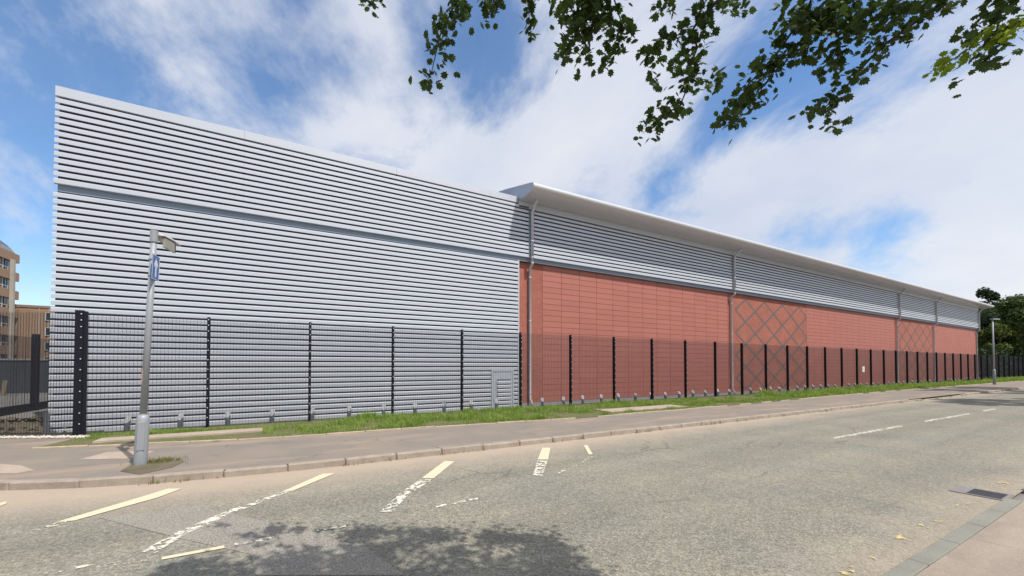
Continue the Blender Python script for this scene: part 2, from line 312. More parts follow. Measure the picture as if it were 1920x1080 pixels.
# ------------------------------------------------------------------ mesh helpers
class MB:
    def __init__(s): s.v = []; s.f = []; s.smooth = False
    def box(s, a, b):
        x0, y0, z0 = a; x1, y1, z1 = b; k = len(s.v)
        s.v += [(x0,y0,z0),(x1,y0,z0),(x1,y1,z0),(x0,y1,z0),(x0,y0,z1),(x1,y0,z1),(x1,y1,z1),(x0,y1,z1)]
        s.f += [(k,k+3,k+2,k+1),(k+4,k+5,k+6,k+7),(k,k+1,k+5,k+4),(k+1,k+2,k+6,k+5),(k+2,k+3,k+7,k+6),(k+3,k,k+4,k+7)]
        return s
    def obox(s, c, dx, dy, dz):                    # box from centre and three half vectors
        c, dx, dy, dz = map(Vector, (c, dx, dy, dz)); k = len(s.v)
        for sz in (-1, 1):
            for sx, sy in ((-1,-1),(1,-1),(1,1),(-1,1)): s.v.append(tuple(c+dx*sx+dy*sy+dz*sz))
        s.f += [(k,k+3,k+2,k+1),(k+4,k+5,k+6,k+7),(k,k+1,k+5,k+4),(k+1,k+2,k+6,k+5),(k+2,k+3,k+7,k+6),(k+3,k,k+4,k+7)]
        return s
    def prism_x(s, prof, x0, x1, cap=True):        # profile of (y, z) swept along X
        k = len(s.v); n = len(prof)
        s.v += [(x0, y, z) for y, z in prof] + [(x1, y, z) for y, z in prof]
        for i in range(n): j = (i+1) % n; s.f.append((k+i, k+j, k+n+j, k+n+i))
        if cap: s.f.append(tuple(range(k+n-1, k-1, -1))); s.f.append(tuple(range(k+n, k+2*n)))
        return s
    def tube(s, pts, rad, n=10, cap=True):
        pts = [Vector(p) for p in pts]; rad = rad if isinstance(rad, (list, tuple)) else [rad]*len(pts)
        k = len(s.v); ref = None
        for i, p in enumerate(pts):
            d = (pts[min(i+1, len(pts)-1)]-pts[max(i-1, 0)])
            d = d.normalized() if d.length > 1e-9 else Vector((0, 0, 1))
            if ref is None:
                ref = Vector((1, 0, 0)) if abs(d.x) < 0.8 else Vector((0, 1, 0))
            u = (ref-d*ref.dot(d)).normalized(); w = d.cross(u); ref = u
            for a in range(n):
                t = 2*pi*a/n; s.v.append(tuple(p+(u*cos(t)+w*sin(t))*rad[i]))
        for i in range(len(pts)-1):
            for a in range(n):
                b = (a+1) % n; s.f.append((k+i*n+a, k+i*n+b, k+(i+1)*n+b, k+(i+1)*n+a))
        if cap:
            s.f.append(tuple(k+a for a in range(n-1, -1, -1))); e = k+(len(pts)-1)*n; s.f.append(tuple(e+a for a in range(n)))
        return s
    def poly(s, pts):
        k = len(s.v); s.v += [tuple(p) for p in pts]; s.f.append(tuple(range(k, k+len(pts)))); return s
    def mesh(s, name, m=None, off=(0,0,0), smooth=False):
        me = bpy.data.meshes.new(name); ox, oy, oz = off
        me.from_pydata([(x-ox, y-oy, z-oz) for x, y, z in s.v], [], s.f); me.update()
        if m: me.materials.append(m)
        if smooth:
            for p in me.polygons: p.use_smooth = True
        return me
def wloc(o):
    v = Vector((0,0,0))
    while o: v = v+o.location; o = o.parent
    return v
def obj(name, mb, m, parent=None, smooth=False):
    me = mb.mesh(name, m, wloc(parent) if parent else (0,0,0), smooth)
    o = bpy.data.objects.new(name, me); COL.objects.link(o); o.parent = parent
    return o
def place(name, me, loc, parent=None, rot=None, scale=None):   # object at a world location sharing mesh data
    o = bpy.data.objects.new(name, me); COL.objects.link(o)
    o.location = Vector(loc)-(wloc(parent) if parent else Vector((0,0,0)))
    o.parent = parent
    if rot: o.rotation_euler = rot
    if scale: o.scale = scale
    return o
def thing(name, label, cat, loc, group=None):
    o = bpy.data.objects.new(name, None); COL.objects.link(o); o.location = loc; o.empty_display_size = 0.2
    tag(o, label, cat, group); return o
def tag(o, label, cat, group=None):
    o['label'] = label; o['category'] = cat
    if group: o['group'] = group
    return o
def struct(o, label=None):
    o['kind'] = 'structure'
    if label: o['label'] = label
    return o
def flat_poly(name, pts, z, m):
    bm = bmesh.new(); vs = [bm.verts.new((p[0], p[1], z)) for p in pts]; f = bm.faces.new(vs)
    bmesh.ops.recalc_face_normals(bm, faces=[f])
    if f.normal.z < 0: f.normal_flip()
    bmesh.ops.triangulate(bm, faces=[f])
    me = bpy.data.meshes.new(name); bm.to_mesh(me); bm.free(); me.materials.append(m)
    o = bpy.data.objects.new(name, me); COL.objects.link(o); return o
def bevel_mesh(me, w, seg=1):
    bm = bmesh.new(); bm.from_mesh(me); bmesh.ops.bevel(bm, geom=bm.edges[:], offset=w, segments=seg, affect='EDGES'); bm.to_mesh(me); bm.free(); return me
def resample(pts, step):
    pts = [Vector((p[0], p[1], 0)) for p in pts]; out = [pts[0]]; acc = 0
    for a, b in zip(pts, pts[1:]):
        d = (b-a).length; t = step-acc
        while t <= d: out.append(a+(b-a)*(t/d)); t += step
        acc = d-(t-step)
    return out

# ------------------------------------------------------------------ ground, road, paths
ZR = -0.11
struct(obj('ground', MB().poly([(-900,-900,-0.16),(1200,-900,-0.16),(1200,1200,-0.16),(-900,1200,-0.16)]), MT['yard']))
KERB = [(-14,22),(-9.5,15.5),(-7.2,12.2),(-5.6,10.4),(-4.5,9.5),(-3.45,8.80),(-2.38,8.35),(-1.5,8.14),(-0.6,8.02),(0.65,7.92),(2.5,7.90),(6,7.88),(12,7.86),(30,7.86),(60,7.8),(140,7.8)]
NY = 1.47
struct(flat_poly('road', [(-60,NY-0.02),(140,NY-0.02),(140,8.2),(60,8.1),(12,8.1),(0.65,8.2),(-1.5,8.5),(-3.4,9.2),(-5.5,10.9),(-9.5,16),(-14,22.5),(-60,22.5)], ZR, MT['road']))
EDGE = [(-4.35,12.05),(-3.25,11.80),(-2.14,11.50),(-1.2,11.22),(-0.2,11.10),(0.9,11.0),(4.1,10.82),(6.2,10.55),(8.4,10.35),(12.3,10.38),(18,10.5),(25,10.8),(36,11.1),(60,11.2),(140,11.2)]
pk = [(x, y+0.06) for x, y in KERB]
struct(flat_poly('footpath', pk+[(140,14.1),(-4.3,14.1),(-9,16.8),(-12.5,23.5)], 0.0, MT['path']))
struct(flat_poly('verge', EDGE+[(140,14.15),(-4.15,14.15),(-4.1,13.2)], 0.012, MT['soil']))
struct(flat_poly('yard', [(-5.4,19.0),(-5.4,60),(-30,118),(-90,118),(-90,40),(-13,20.5)], 0.006, MT['yard']))
struct(flat_poly('dirt', [(-4.3,14.2),(-4.3,15.8),(-5.4,19.5),(-10.5,20.6),(-12.8,20.6),(-9.0,16.9)], -0.13, MT['dirt']))
struct(flat_poly('field', [(80.7,11.2),(260,11.2),(260,160),(80.7,160)], 0.02, MT['soil']))
struct(flat_poly('near_footpath', [(-60,-12),(140,-12),(140,NY-0.145),(-60,NY-0.145)], -0.095, MT['npath']))

# kerbs of single stones
def stone_mesh(name, l, w, h, m, bev=0.012):
    return bevel_mesh(MB().box((-l/2,-w/2,-h),(l/2,w/2,0)).mesh(name, m), bev)
kerb = struct(bpy.data.objects.new('kerb', None)); COL.objects.link(kerb)
km = [stone_mesh('kerb_stone', 0.906, 0.14, 0.24, MT['kerb'], b) for b in (0.012, 0.018, 0.022)]
ks = resample(KERB[3:], 0.915); rnd = random.Random(3)
for a, b in zip(ks[:96], ks[1:97]):
    c = (a+b)/2; d = b-a
    z = 0.006+rnd.uniform(-0.006, 0.006)
    if 29 < c.x < 36: z -= 0.08
    elif 27.5 < c.x < 37: z -= 0.04
    n = Vector((-d.y, d.x, 0)).normalized()
    p = place('kerb_stone', rnd.choice(km), (c.x+n.x*0.06, c.y+n.y*0.06, z), kerb, (rnd.uniform(-.01,.01), rnd.uniform(-.004,.004), math.atan2(d.y, d.x)))
nkerb = struct(bpy.data.objects.new('near_kerb', None)); COL.objects.link(nkerb)
nm = [stone_mesh('kerb_stone', 0.855, 0.14, 0.2, MT['kerbn'], b) for b in (0.006, 0.009)]
x0 = 5.04-0.86*14
for i in range(30):
    if i == 18: continue
    place('kerb_stone', rnd.choice(nm), (x0+0.43+0.862*i, NY-0.07, -0.088+rnd.uniform(-.004,.004)), nkerb, (0, 0, rnd.uniform(-.004,.004)))
edg = struct(bpy.data.objects.new('verge_edging', None)); COL.objects.link(edg)
em = [stone_mesh('edging_stone', 0.905, 0.055, 0.14, MT['edging'], b) for b in (0.008, 0.014)]
es = resample(EDGE, 0.915)
for a, b in zip(es[:88], es[1:89]):
    c = (a+b)/2; d = b-a
    if 8.4 < c.x < 9.6 or (c.x > 16 and rnd.random() < 0.2): continue
    place('edging_stone', rnd.choice(em), (c.x, c.y, 0.035+rnd.uniform(-.012,.01)), edg, (rnd.uniform(-.03,.03), 0, math.atan2(d.y, d.x)+rnd.uniform(-.01,.01)))

# patches and markings on the road, as sheets
def sheet(name, pix, z, m, zpx=ZR): return struct(flat_poly(name, [gnd(x, y, zpx) for x, y in pix], z, m))
sheet('asphalt_patch', [(185,971),(365,950),(445,966),(585,998),(690,1030),(760,1079),(480,1079),(470,1040),(330,1008)], ZR+0.004, MT['patch'])
zm = ZR+0.008
MARK = [  # bold stripes of the hatched bay
 ('road_marking', [(341,917),(315,917),(260,934),(105,980),(140,977),(295,934)], 'paint'),
 ('road_marking', [(526,924),(549,921),(629,888),(605,889)], 'paint'),
 ('road_marking', [(791,897),(812.5,898),(852,866),(834,865)], 'paint'),
 ('road_marking', [(1008,862),(1027.6,862),(1032,840),(1017,840)], 'paint'),
 ('road_marking', [(1094.5,836),(1101,835),(1111.5,852),(1104,853)], 'paint'),
 # their worn continuations
 ('road_marking', [(105,980),(140,977),(60,1001),(15,1010)], 'paint_w'),
 ('road_marking', [(522,925),(545,922),(440,962),(350,1002),(290,1039),(262,1036),(340,995),(430,957)], 'paint_m'),
 ('road_marking', [(790,898),(812,899),(765,930),(735,961),(712,961),(752,924)], 'paint_m'),
 ('road_marking', [(1008,863),(1027,863),(1017,893),(999,892)], 'paint_m'),
 # thin boundary line of the bay
 ('road_marking', [(1106,855),(1112,857),(1085,873),(1062,883),(1045,890),(1044,886),(1070,876),(1090,865)], 'paint_w'),
 ('road_marking', [(818,953),(818,949),(896,934),(897,937)], 'paint_m'),
 ('road_marking', [(590,998),(590,994),(648,985),(649,989)], 'paint_m'),
 ('road_marking', [(440,1024),(440,1019),(508,1008),(509,1013)], 'paint_m'),
 ('road_marking', [(303,1051),(303,1046),(420,1024),(421,1029)], 'paint'),
 ('road_marking', [(165,1067),(165,1061),(300,1045),(300,1051)], 'paint_w'),
 ('road_marking', [(80,1079),(85,1073),(165,1060),(165,1066)], 'paint_w'),
 ('road_marking', [(0,944),(12,941),(12,945),(0,950)], 'paint'),
 # centre line dashes
 ('road_marking', [(1562,824),(1562,820.5),(1691,797.5),(1692,800.8)], 'paint_m'),
 ('road_marking', [(1734,792),(1734,789),(1817,775),(1818,777.5)], 'paint_m'),
 ('road_marking', [(1842,772),(1842,769.5),(1866,766),(1867,768.3)], 'paint_m'),
]
for k, (nm_, px, m) in enumerate(MARK): sheet(nm_, px, zm+0.0004*(k % 3), MT[m])
for k in range(7):                                    # remains of the yellow line by the near kerb
    x = 3.4+k*0.95
    struct(flat_poly('yellow_line', [(x,1.62),(x+0.9,1.62),(x+0.9,1.73),(x,1.73)], zm, MT['yellow']))

# sand coloured slabs lying in the verge and the footpath repairs
sheet('path_repair', [(148,862),(200,848),(245,846),(290,846),(255,860)], 0.004, MT['slab'], 0)
sheet('path_repair', [(0,870),(40,873),(66,882),(30,888),(0,888)], 0.004, MT['slab'], 0)
vs_ = thing('verge_slab', 'long sand coloured concrete slab set in the grass behind the lamp post', 'slab', gnd(220,825))
obj('slab_top', MB().box((-3.5,12.2,0.0),(-0.35,12.75,0.05)), MT['slab'], vs_)
vs2 = thing('verge_slab', 'bare sandy slab in the grass strip in front of the red wall', 'slab', (12.0,11.6,0))
obj('slab_top', MB().box((10.4,10.9,0.0),(14.6,11.8,0.045)), MT['slab'], vs2)

# gully grate by the near kerb
gx, gy = 8.63, 1.72
gr = thing('drain_grate', 'cast iron gully grate set flush in the road beside the near kerb', 'drain grate', (gx, gy, ZR))
fr = MB()
for a, b in (((-.24,-.26,-.05),(-.20,.26,.012)),((.20,-.26,-.05),(.24,.26,.012)),((-.20,-.26,-.05),(.20,-.22,.012)),((-.20,.10,-.05),(.20,.26,.012))):
    fr.box([gx+a[0],gy+a[1],ZR+a[2]],[gx+b[0],gy+b[1],ZR+b[2]])
obj('frame', fr, MT['ironlid'], gr)
obj('sump', MB().box((gx-.20,gy-.22,ZR-.052),(gx+.20,gy+.10,ZR+0.004)), MT['black'], gr)
bmsh = MB().box((-.013,-.158,-.004),(.013,.158,.0)).mesh('bar', MT['iron'])
for i in range(9): place('bar', bmsh, (gx-.176+.044*i, gy-.06, ZR+.014), gr)

# ------------------------------------------------------------------ the big shed: silver wing and red hall
# (all its coordinates are scaled up about the camera until its wall stands 2 m behind the fence: no fence shadow reaches it)
F = 15.83; W = 16.10; XL, XM, XR = -5.42, 9.413, 80.34
shed = thing('warehouse', 'long warehouse with silver ribbed cladding, red panelled wall and curved grey eaves', 'warehouse', (35, F+6, 0))
PT = 0.1861
PROF = [(0.07,0.016),(0.004,0.0),(0.0,0.005),(0.0,0.106),(0.007,0.115),(0.026,0.131),(0.07,0.138)]
smesh = {}
def slat(x0, x1, z, parent=None, dy=0):
    l = round(x1-x0, 3)
    if l not in smesh: smesh[l] = MB().prism_x([(y, zz) for y, zz in PROF][::-1], 0, l).mesh('slat', MT['clad'])
    return place('slat', smesh[l], (x0, F+dy, z), parent or shed)
obj('wing_wall', MB().box((XL+0.05,F+0.11,-0.3),(XM-0.02,F+30,9.16)), MT['back'], shed)
cuts = [XL, -1.06, 3.895, 8.007, XM-0.01]
for a, b in zip(cuts, [-1.065, 3.89, 8.002, XM-0.04]):
    obj('parapet', MB().box((a,F-0.004,9.158),(b,F+0.38,9.426)), MT['clad'], shed)
ZC0, ZC1 = 6.532, 6.738
for k in range(13):
    for a, b in zip(cuts, cuts[1:]): slat(a, b-0.0015 if b < 9 else 9.976, ZC1+k*PT)
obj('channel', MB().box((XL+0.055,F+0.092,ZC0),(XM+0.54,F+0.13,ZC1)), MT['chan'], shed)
obj('drip_strip', MB().box((XL,F-0.006,ZC1-0.015),(XR,F+0.11,ZC1-0.002)), MT['clad_trim'], shed)
DX0, DX1, DZ = 8.03, 9.154, 1.55
for k in range(36):
    z = ZC0-(k+1)*PT
    if z+0.15 <= DZ:
        for a, b in ((XL,-1.06),(-1.06,3.895),(3.895,DX0)): slat(a, b-0.0015, z)
        slat(DX1, XM-0.02, z)
    else:
        for a, b in zip(cuts, cuts[1:]): slat(a, b-0.0015, z)
obj('corner_trim', MB().box((XM-0.014,F-0.008,-0.2),(XM+0.042,W+0.02,ZC0-0.004)), MT['clad'], shed)
door = obj('door', MB().box((DX0+0.075,F-0.004,-0.18),(DX1-0.075,F+0.06,DZ-0.11)), MT['clad_trim'], shed)
dfm = MB().box((DX0,F-0.022,-0.18),(DX0+0.07,F+0.09,DZ)).box((DX1-0.07,F-0.022,-0.18),(DX1,F+0.09,DZ)).box((DX0+0.071,F-0.022,DZ-0.104),(DX1-0.071,F+0.09,DZ))
obj('door_frame', dfm, MT['clad_trim'], door)
obj('door_recess', MB().box((8.31,F-0.006,-0.106),(9.013,F-0.0045,1.106)), MT['back'], door)
dl = MB().prism_x([(y*0.45-0.055, zz*0.95) for y, zz in PROF][::-1], 0, 0.69).mesh('slat', MT['clad'])
for k in range(7): place('slat', dl, (8.316, F, -0.16+k*0.178), door)
hd = MB().tube([(8.18,F-0.004,0.25),(8.18,F-0.05,0.25)],0.013,8).tube([(8.18,F-0.05,0.25),(8.29,F-0.05,0.245)],0.012,8).box((8.153,F-0.012,0.165),(8.207,F-0.0045,0.335))
obj('handle', hd, MT['bolt'], door)

# the hall
obj('hall_wall', MB().box((XM+0.045,W+0.03,-0.3),(XR-0.02,F+30,9.18)), MT['panelback'], shed)
PX = [10.106, 25.84, 53.45, 63.95]
bays = [9.987, 25.75, 53.36, 63.86, XR]
for k in range(12):
    for a, b in zip(bays, bays[1:]): slat(a, b-0.0015, ZC1+k*PT)
obj('band_wall', MB().box((9.998,F+0.111,ZC0+0.01),(XR-0.01,W+0.02,9.16)), MT['back'], shed)
obj('soffit_strip', MB().box((XM+0.03,F+0.0,ZC1+12*PT+0.01),(XR,F+0.11,9.272)), MT['clad'], shed)
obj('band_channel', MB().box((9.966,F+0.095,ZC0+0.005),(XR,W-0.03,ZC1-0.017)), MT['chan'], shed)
# eave and roof
EP = [(F+0.11,9.277),(F-0.595,9.275),(F-0.995,9.307),(F-1.136,9.351),(F-1.223,9.416),(F-1.261,9.491),(F-1.25,9.567),(F-1.20,9.621),(F-1.104,9.664),(F-0.65,9.783),(F,9.946),(F+1.3,10.27),(F+2.81,10.595),(F+4.87,10.952),(F+7.57,11.22),(F+11.9,11.33),(F+11.9,9.277)]
RX0, RX1 = 9.435, 81.0
roof = obj('roof', MB().prism_x([(y, z) for y, z in EP][::-1], RX0, RX1, cap=False), MT['eave'], shed)
for p in roof.data.polygons: p.use_smooth = True
obj('roof_end', MB().poly([(RX0,y,z) for y, z in EP]), MT['roofend'], roof)
obj('roof_end', MB().poly([(RX1,y,z) for y, z in EP[::-1]]), MT['roofend'], roof)
rj = MB().prism_x([(y-0.004 if y < F else y, z+0.004) for y, z in EP[5:14]]+[(y+0.02, z-0.02) for y, z in EP[5:14]][::-1], 0, 0.012).mesh('roof_seam', MT['clad_trim'])
for i in range(1, 11): place('roof_seam', rj, (RX0+i*6.5, 0, 0), roof)
obj('flashing', MB().box((9.305,F+0.39,9.12),(9.43,F+0.67,9.60)), MT['clad_trim'], shed)
# brick strips, grey lattice, plinth
obj('brick_wall', MB().box((XM+0.044,W,-0.03),(10.896,W+0.05,ZC0+0.003)), MT['brick'], shed)
obj('brick_wall', MB().box((25.665,W,-0.03),(35.857,W+0.05,ZC0+0.003)), MT['brick'], shed)
obj('brick_wall', MB().box((53.234,W,-0.03),(63.84,W+0.05,ZC0+0.003)), MT['brick'], shed)
obj('plinth', MB().box((XM+0.05,W-0.03,-0.2),(XR,W+0.06,-0.032)), MT['plinth'], shed)
def lattice(x0, z0, cols=4, rows=4, dx=1.179, dz=0.766):
    mb = MB()
    for i in range(cols):
        for j in range(rows):
            cx_ = x0+dx+2*dx*i; cz = z0+dz+2*dz*j
            for q_, (sx, sz) in enumerate(((1,1),(1,-1),(-1,1),(-1,-1))):
                for t in range(10):
                    u = (t+0.5)/10.2
                    x = cx_+sx*dx*u; z = cz+sz*dz*(1-u)
                    if z > ZC0-0.06: continue
                    yf = W-0.005-0.0009*q_-0.0004*(t % 2); mb.box((x-0.105,yf,z-0.041),(x+0.105,W+0.01,z+0.041))
    return mb
g = obj('brick_lattice', lattice(26.455, 0.121), MT['greybrick'], shed); g['label'] = 'diamond lattice of grey bricks'
g = obj('brick_lattice', lattice(53.94, 0.121), MT['greybrick'], shed); g['label'] = 'diamond lattice of grey bricks'
# red panels: the near bay panel by panel, the far bays joined
pw, ph = 1.131, 0.2765; RZ = -0.025
pm = {}
def pmesh(w, h):
    k = (round(w,3), round(h,3))
    if k not in pm: pm[k] = bevel_mesh(MB().box((0.0065,0,0.0065),(w-0.0065,0.03,h-0.0065)).mesh('wall_panel', MT['panel']), 0.003)
    return pm[k]
rest = MB(); cnt = 0; prnd = random.Random(5)
def panel_bay(x0, x1, single):
    global cnt
    n = round((x1-x0)/pw); w = (x1-x0)/n
    for i in range(n):
        for j in range(24):
            z = RZ+j*ph; h = min(ph, ZC0+0.002-z)
            if h < 0.05: continue
            if single and cnt < 300:
                o = place('wall_panel', pmesh(w, h), (x0+i*w, W-0.002+prnd.uniform(-.0015,.0015), z), shed); cnt += 1
            else:
                rest.box((x0+i*w+0.007,W-0.002,z+0.007),(x0+(i+1)*w-0.007,W+0.03,z+h-0.007))
panel_bay(10.907, 25.643, True); panel_bay(35.868, 53.213, False); panel_bay(63.86, 80.284, False)
r_ = obj('wall_panels', rest, MT['panel'], shed); r_['kind'] = 'stuff'
# downpipes
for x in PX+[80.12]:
    pts = [(x+0.02,F-0.56,9.30),(x,F-0.33,9.08),(x,F-0.10,8.82),(x,F-0.10,ZC0-0.02)]
    dp = obj('downpipe', MB().tube(pts, 0.067, 10).tube([(x,F-0.10,ZC0+0.0),(x+0.0,F-0.10,ZC0-0.11),(x+0.03,W-0.11,ZC0-0.28),(x+0.03,W-0.11,0.19),(x+0.03,W-0.24,0.0),(x+0.03,W-0.26,-0.16)], 0.060, 10), MT['pipe'], shed, True)
    jb = MB()
    for z in (8.73, 7.44, 6.68): jb.tube([(x,F-0.10,z),(x,F-0.10,z+0.05)], 0.077, 10)
    for z in (5.8, 3.76, 1.7, 0.4): jb.tube([(x+0.03,W-0.11,z),(x+0.03,W-0.11,z+0.05)], 0.070, 10)
    obj('pipe_bracket', jb, MT['pipe'], dp, True)
    obj('pipe_shadow_strip', MB().box((x-0.14,F-0.006,ZC1),(x-0.06,F+0.02,8.95)), MT['chan'], dp)  # dark strip painting the pipe's cast shadow beside it

# ------------------------------------------------------------------ mesh security fence
FY = 13.83; FX0 = -1.686; FH = 3.03
def wire_panel(w, h, hs=0.0127, vs=0.0762, r=0.0015, rv=0.0028):
    mb = MB(); n = int(h/hs)
    for i in range(n+1):
        z = 0.03+i*hs; mb.box((0,-r,z-r),(w,r,z+r))
    m = int(w/vs)
    for i in range(m+1):
        x = i*vs+(w-m*vs)/2; mb.box((x-rv,-r-0.006,0.03),(x+rv,-r,h))
    return mb.mesh('mesh_panel', MT['wire'])
WP = wire_panel(2.5, FH-0.04)
postm = bevel_mesh(MB().box((-.034,-.055,-.1),(.034,.055,FH)).box((-.026,-.075,.1),(.026,-.0555,FH-.03)).mesh('post', MT['fence']), 0.003)
boltm = MB().tube([(0,-0.076,0),(0,-0.09,0)], 0.014, 8).mesh('bolt', MT['bolt'])
fence = thing('security_fence', 'tall black mesh security fence running the whole length of the warehouse', 'fence', (30, FY, 0))
NB = [2.96,2.81,2.65]+[2.39-0.262*i for i in range(9)]
for i in range(-1, 47):
    x = FX0+2.5*i
    if i == -1:
        p = obj('corner_post', MB().box((x-.11,FY-.07,-.1),(x+.035,FY+.05,FH+.02)), MT['fence'], fence)
        obj('corner_flange', MB().box((x+.035,FY-.05,-.1),(x+.105,FY+.02,FH)), MT['fence'], p)
        for z in NB: place('bolt', boltm, (x+.01, FY-.006, z), p)
    else:
        p = place('post', postm, (x, FY, 0), fence)
        if i < 9:
            for z in NB: place('bolt', boltm, (x, FY, z), p)
    q = place('mesh_panel', WP, (x, FY+0.061, 0), fence); q['kind'] = 'stuff'
# the length that turns away behind the corner
sfence = thing('security_fence', 'black mesh fence turning left from the thick corner post', 'fence', (-5.2, 14.3, 0))
cxp, cyp = FX0-2.5-.06, FY; da = math.atan2(0.5, -0.867)
for i in range(3):
    px_, py_ = cxp+cos(da)*2.3*i, cyp+sin(da)*2.3*i
    q = place('mesh_panel', WP, (px_, py_, 0), sfence, (0, 0, da), (0.92, 1, 1)); q['kind'] = 'stuff'
    place('post', postm, (px_+cos(da)*2.3, py_+sin(da)*2.3, 0), sfence, (0, 0, da))
# the inner fence farther back
ifence = thing('security_fence', 'inner black mesh fence with a dark strip along its foot left of the warehouse', 'fence', (-8.25, 22.9, 0))
pa, pb = gnd(90,768), gnd(0,784)
dd = (pb-pa).normalized(); ia = math.atan2(dd.y, dd.x); pc = gnd(65,770)
for i in range(-2, 6):
    s_ = pc+dd*(2.5*i)
    if s_.x > -5.3: continue
    place('post', postm, (s_.x, s_.y, 0), ifence, (0, 0, ia), (2.1, 1.6, 0.96))
    q = place('mesh_panel', WP, (s_.x, s_.y, 0), ifence, (0, 0, ia), (1, 1, 0.92)); q['kind'] = 'stuff'
    c_ = s_+dd*1.25
    k_ = place('foot_strip', MB().box((-1.25,-.03,0),(1.25,.03,.30)).mesh('foot_strip', MT['fence']), (c_.x, c_.y+0.05, 0), ifence, (0, 0, ia))  # low dark band along the foot of the inner fence

# small sign on the fence
sg = thing('fence_sign', 'small white notice fixed to the fence mesh in front of the red panels', 'sign', (39.5, FY, 1.4))
obj('plate', MB().box((39.35,FY+0.02,1.24),(39.72,FY+0.03,1.66)), MT['white'], sg)
obj('print', MB().box((39.42,FY+0.016,1.33),(39.65,FY+0.0195,1.37)).box((39.42,FY+0.016,1.42),(39.65,FY+0.0195,1.45)).box((39.47,FY+0.016,1.49),(39.60,FY+0.0195,1.59)), MT['plinth'], sg)

# row of short stub posts with slanted white caps
ORD = ['first','second','third','fourth','fifth','sixth','seventh','eighth','ninth','tenth','eleventh','twelfth','thirteenth','fourteenth','fifteenth','sixteenth','seventeenth','eighteenth','nineteenth']
TENS = {2:'twenty',3:'thirty',4:'forty',5:'fifty',6:'sixty',7:'seventy'}
TENO = {2:'twentieth',3:'thirtieth',4:'fortieth',5:'fiftieth',6:'sixtieth',7:'seventieth'}
def ordinal(n):
    if n < 20: return ORD[n-1]
    t, u = divmod(n, 10)
    return TENO[t] if u == 0 else TENS[t]+'-'+ORD[u-1]
SY = 14.62
def stub_meshes(r=0.068, h=0.245, s=1.25, n=14):
    mb = MB(); k = n; top = []; cut = Vector((-0.35, -0.94, 0)).normalized()
    for a in range(n):
        t = 2*pi*a/n; x, y = r*cos(t), r*sin(t); mb.v.append((x, y, -0.20))
    for a in range(n):
        t = 2*pi*a/n; x, y = r*cos(t), r*sin(t); mb.v.append((x, y, h-s*(x*cut.x+y*cut.y)))
    for a in range(n): b = (a+1) % n; mb.f.append((a, b, n+b, n+a))
    cp = MB()
    for q in (0.0, 0.016):
        for a in range(n):
            t = 2*pi*a/n; x, y = r*1.06*cos(t), r*1.06*sin(t); cp.v.append((x, y, h+q-s*(x*cut.x+y*cut.y)))
    for a in range(n): b = (a+1) % n; cp.f.append((a, b, n+b, n+a))
    cp.f.append(tuple(range(n, 2*n))); cp.f.append(tuple(range(n-1, -1, -1)))
    return mb.mesh('stub', MT['galv_dk'], smooth=True), cp.mesh('cap', MT['whitecap'])
sm_, cm_ = stub_meshes()
srnd = random.Random(11); cnt_s = 0
for i in range(70):
    x = -3.52+1.119*i+srnd.uniform(-.02,.02)
    if i == 11 or 24.3 < x < 25.0: continue
    cnt_s += 1
    t = thing('stub_post', 'short grey stub post with slanted white cap, %s from the left of the row' % ordinal(cnt_s), 'stub post', (x, SY, 0), 'stub posts along the foot of the fence')
    t.rotation_euler = (srnd.uniform(-.04,.04), srnd.uniform(-.04,.04), srnd.uniform(-.2,.2))
    sc = srnd.uniform(.92,1.1)
    a = place('stub', sm_, (x, SY, 0), t, None, (1,1,sc)); b = place('cap', cm_, (x, SY, 0), t, None, (1,1,sc))

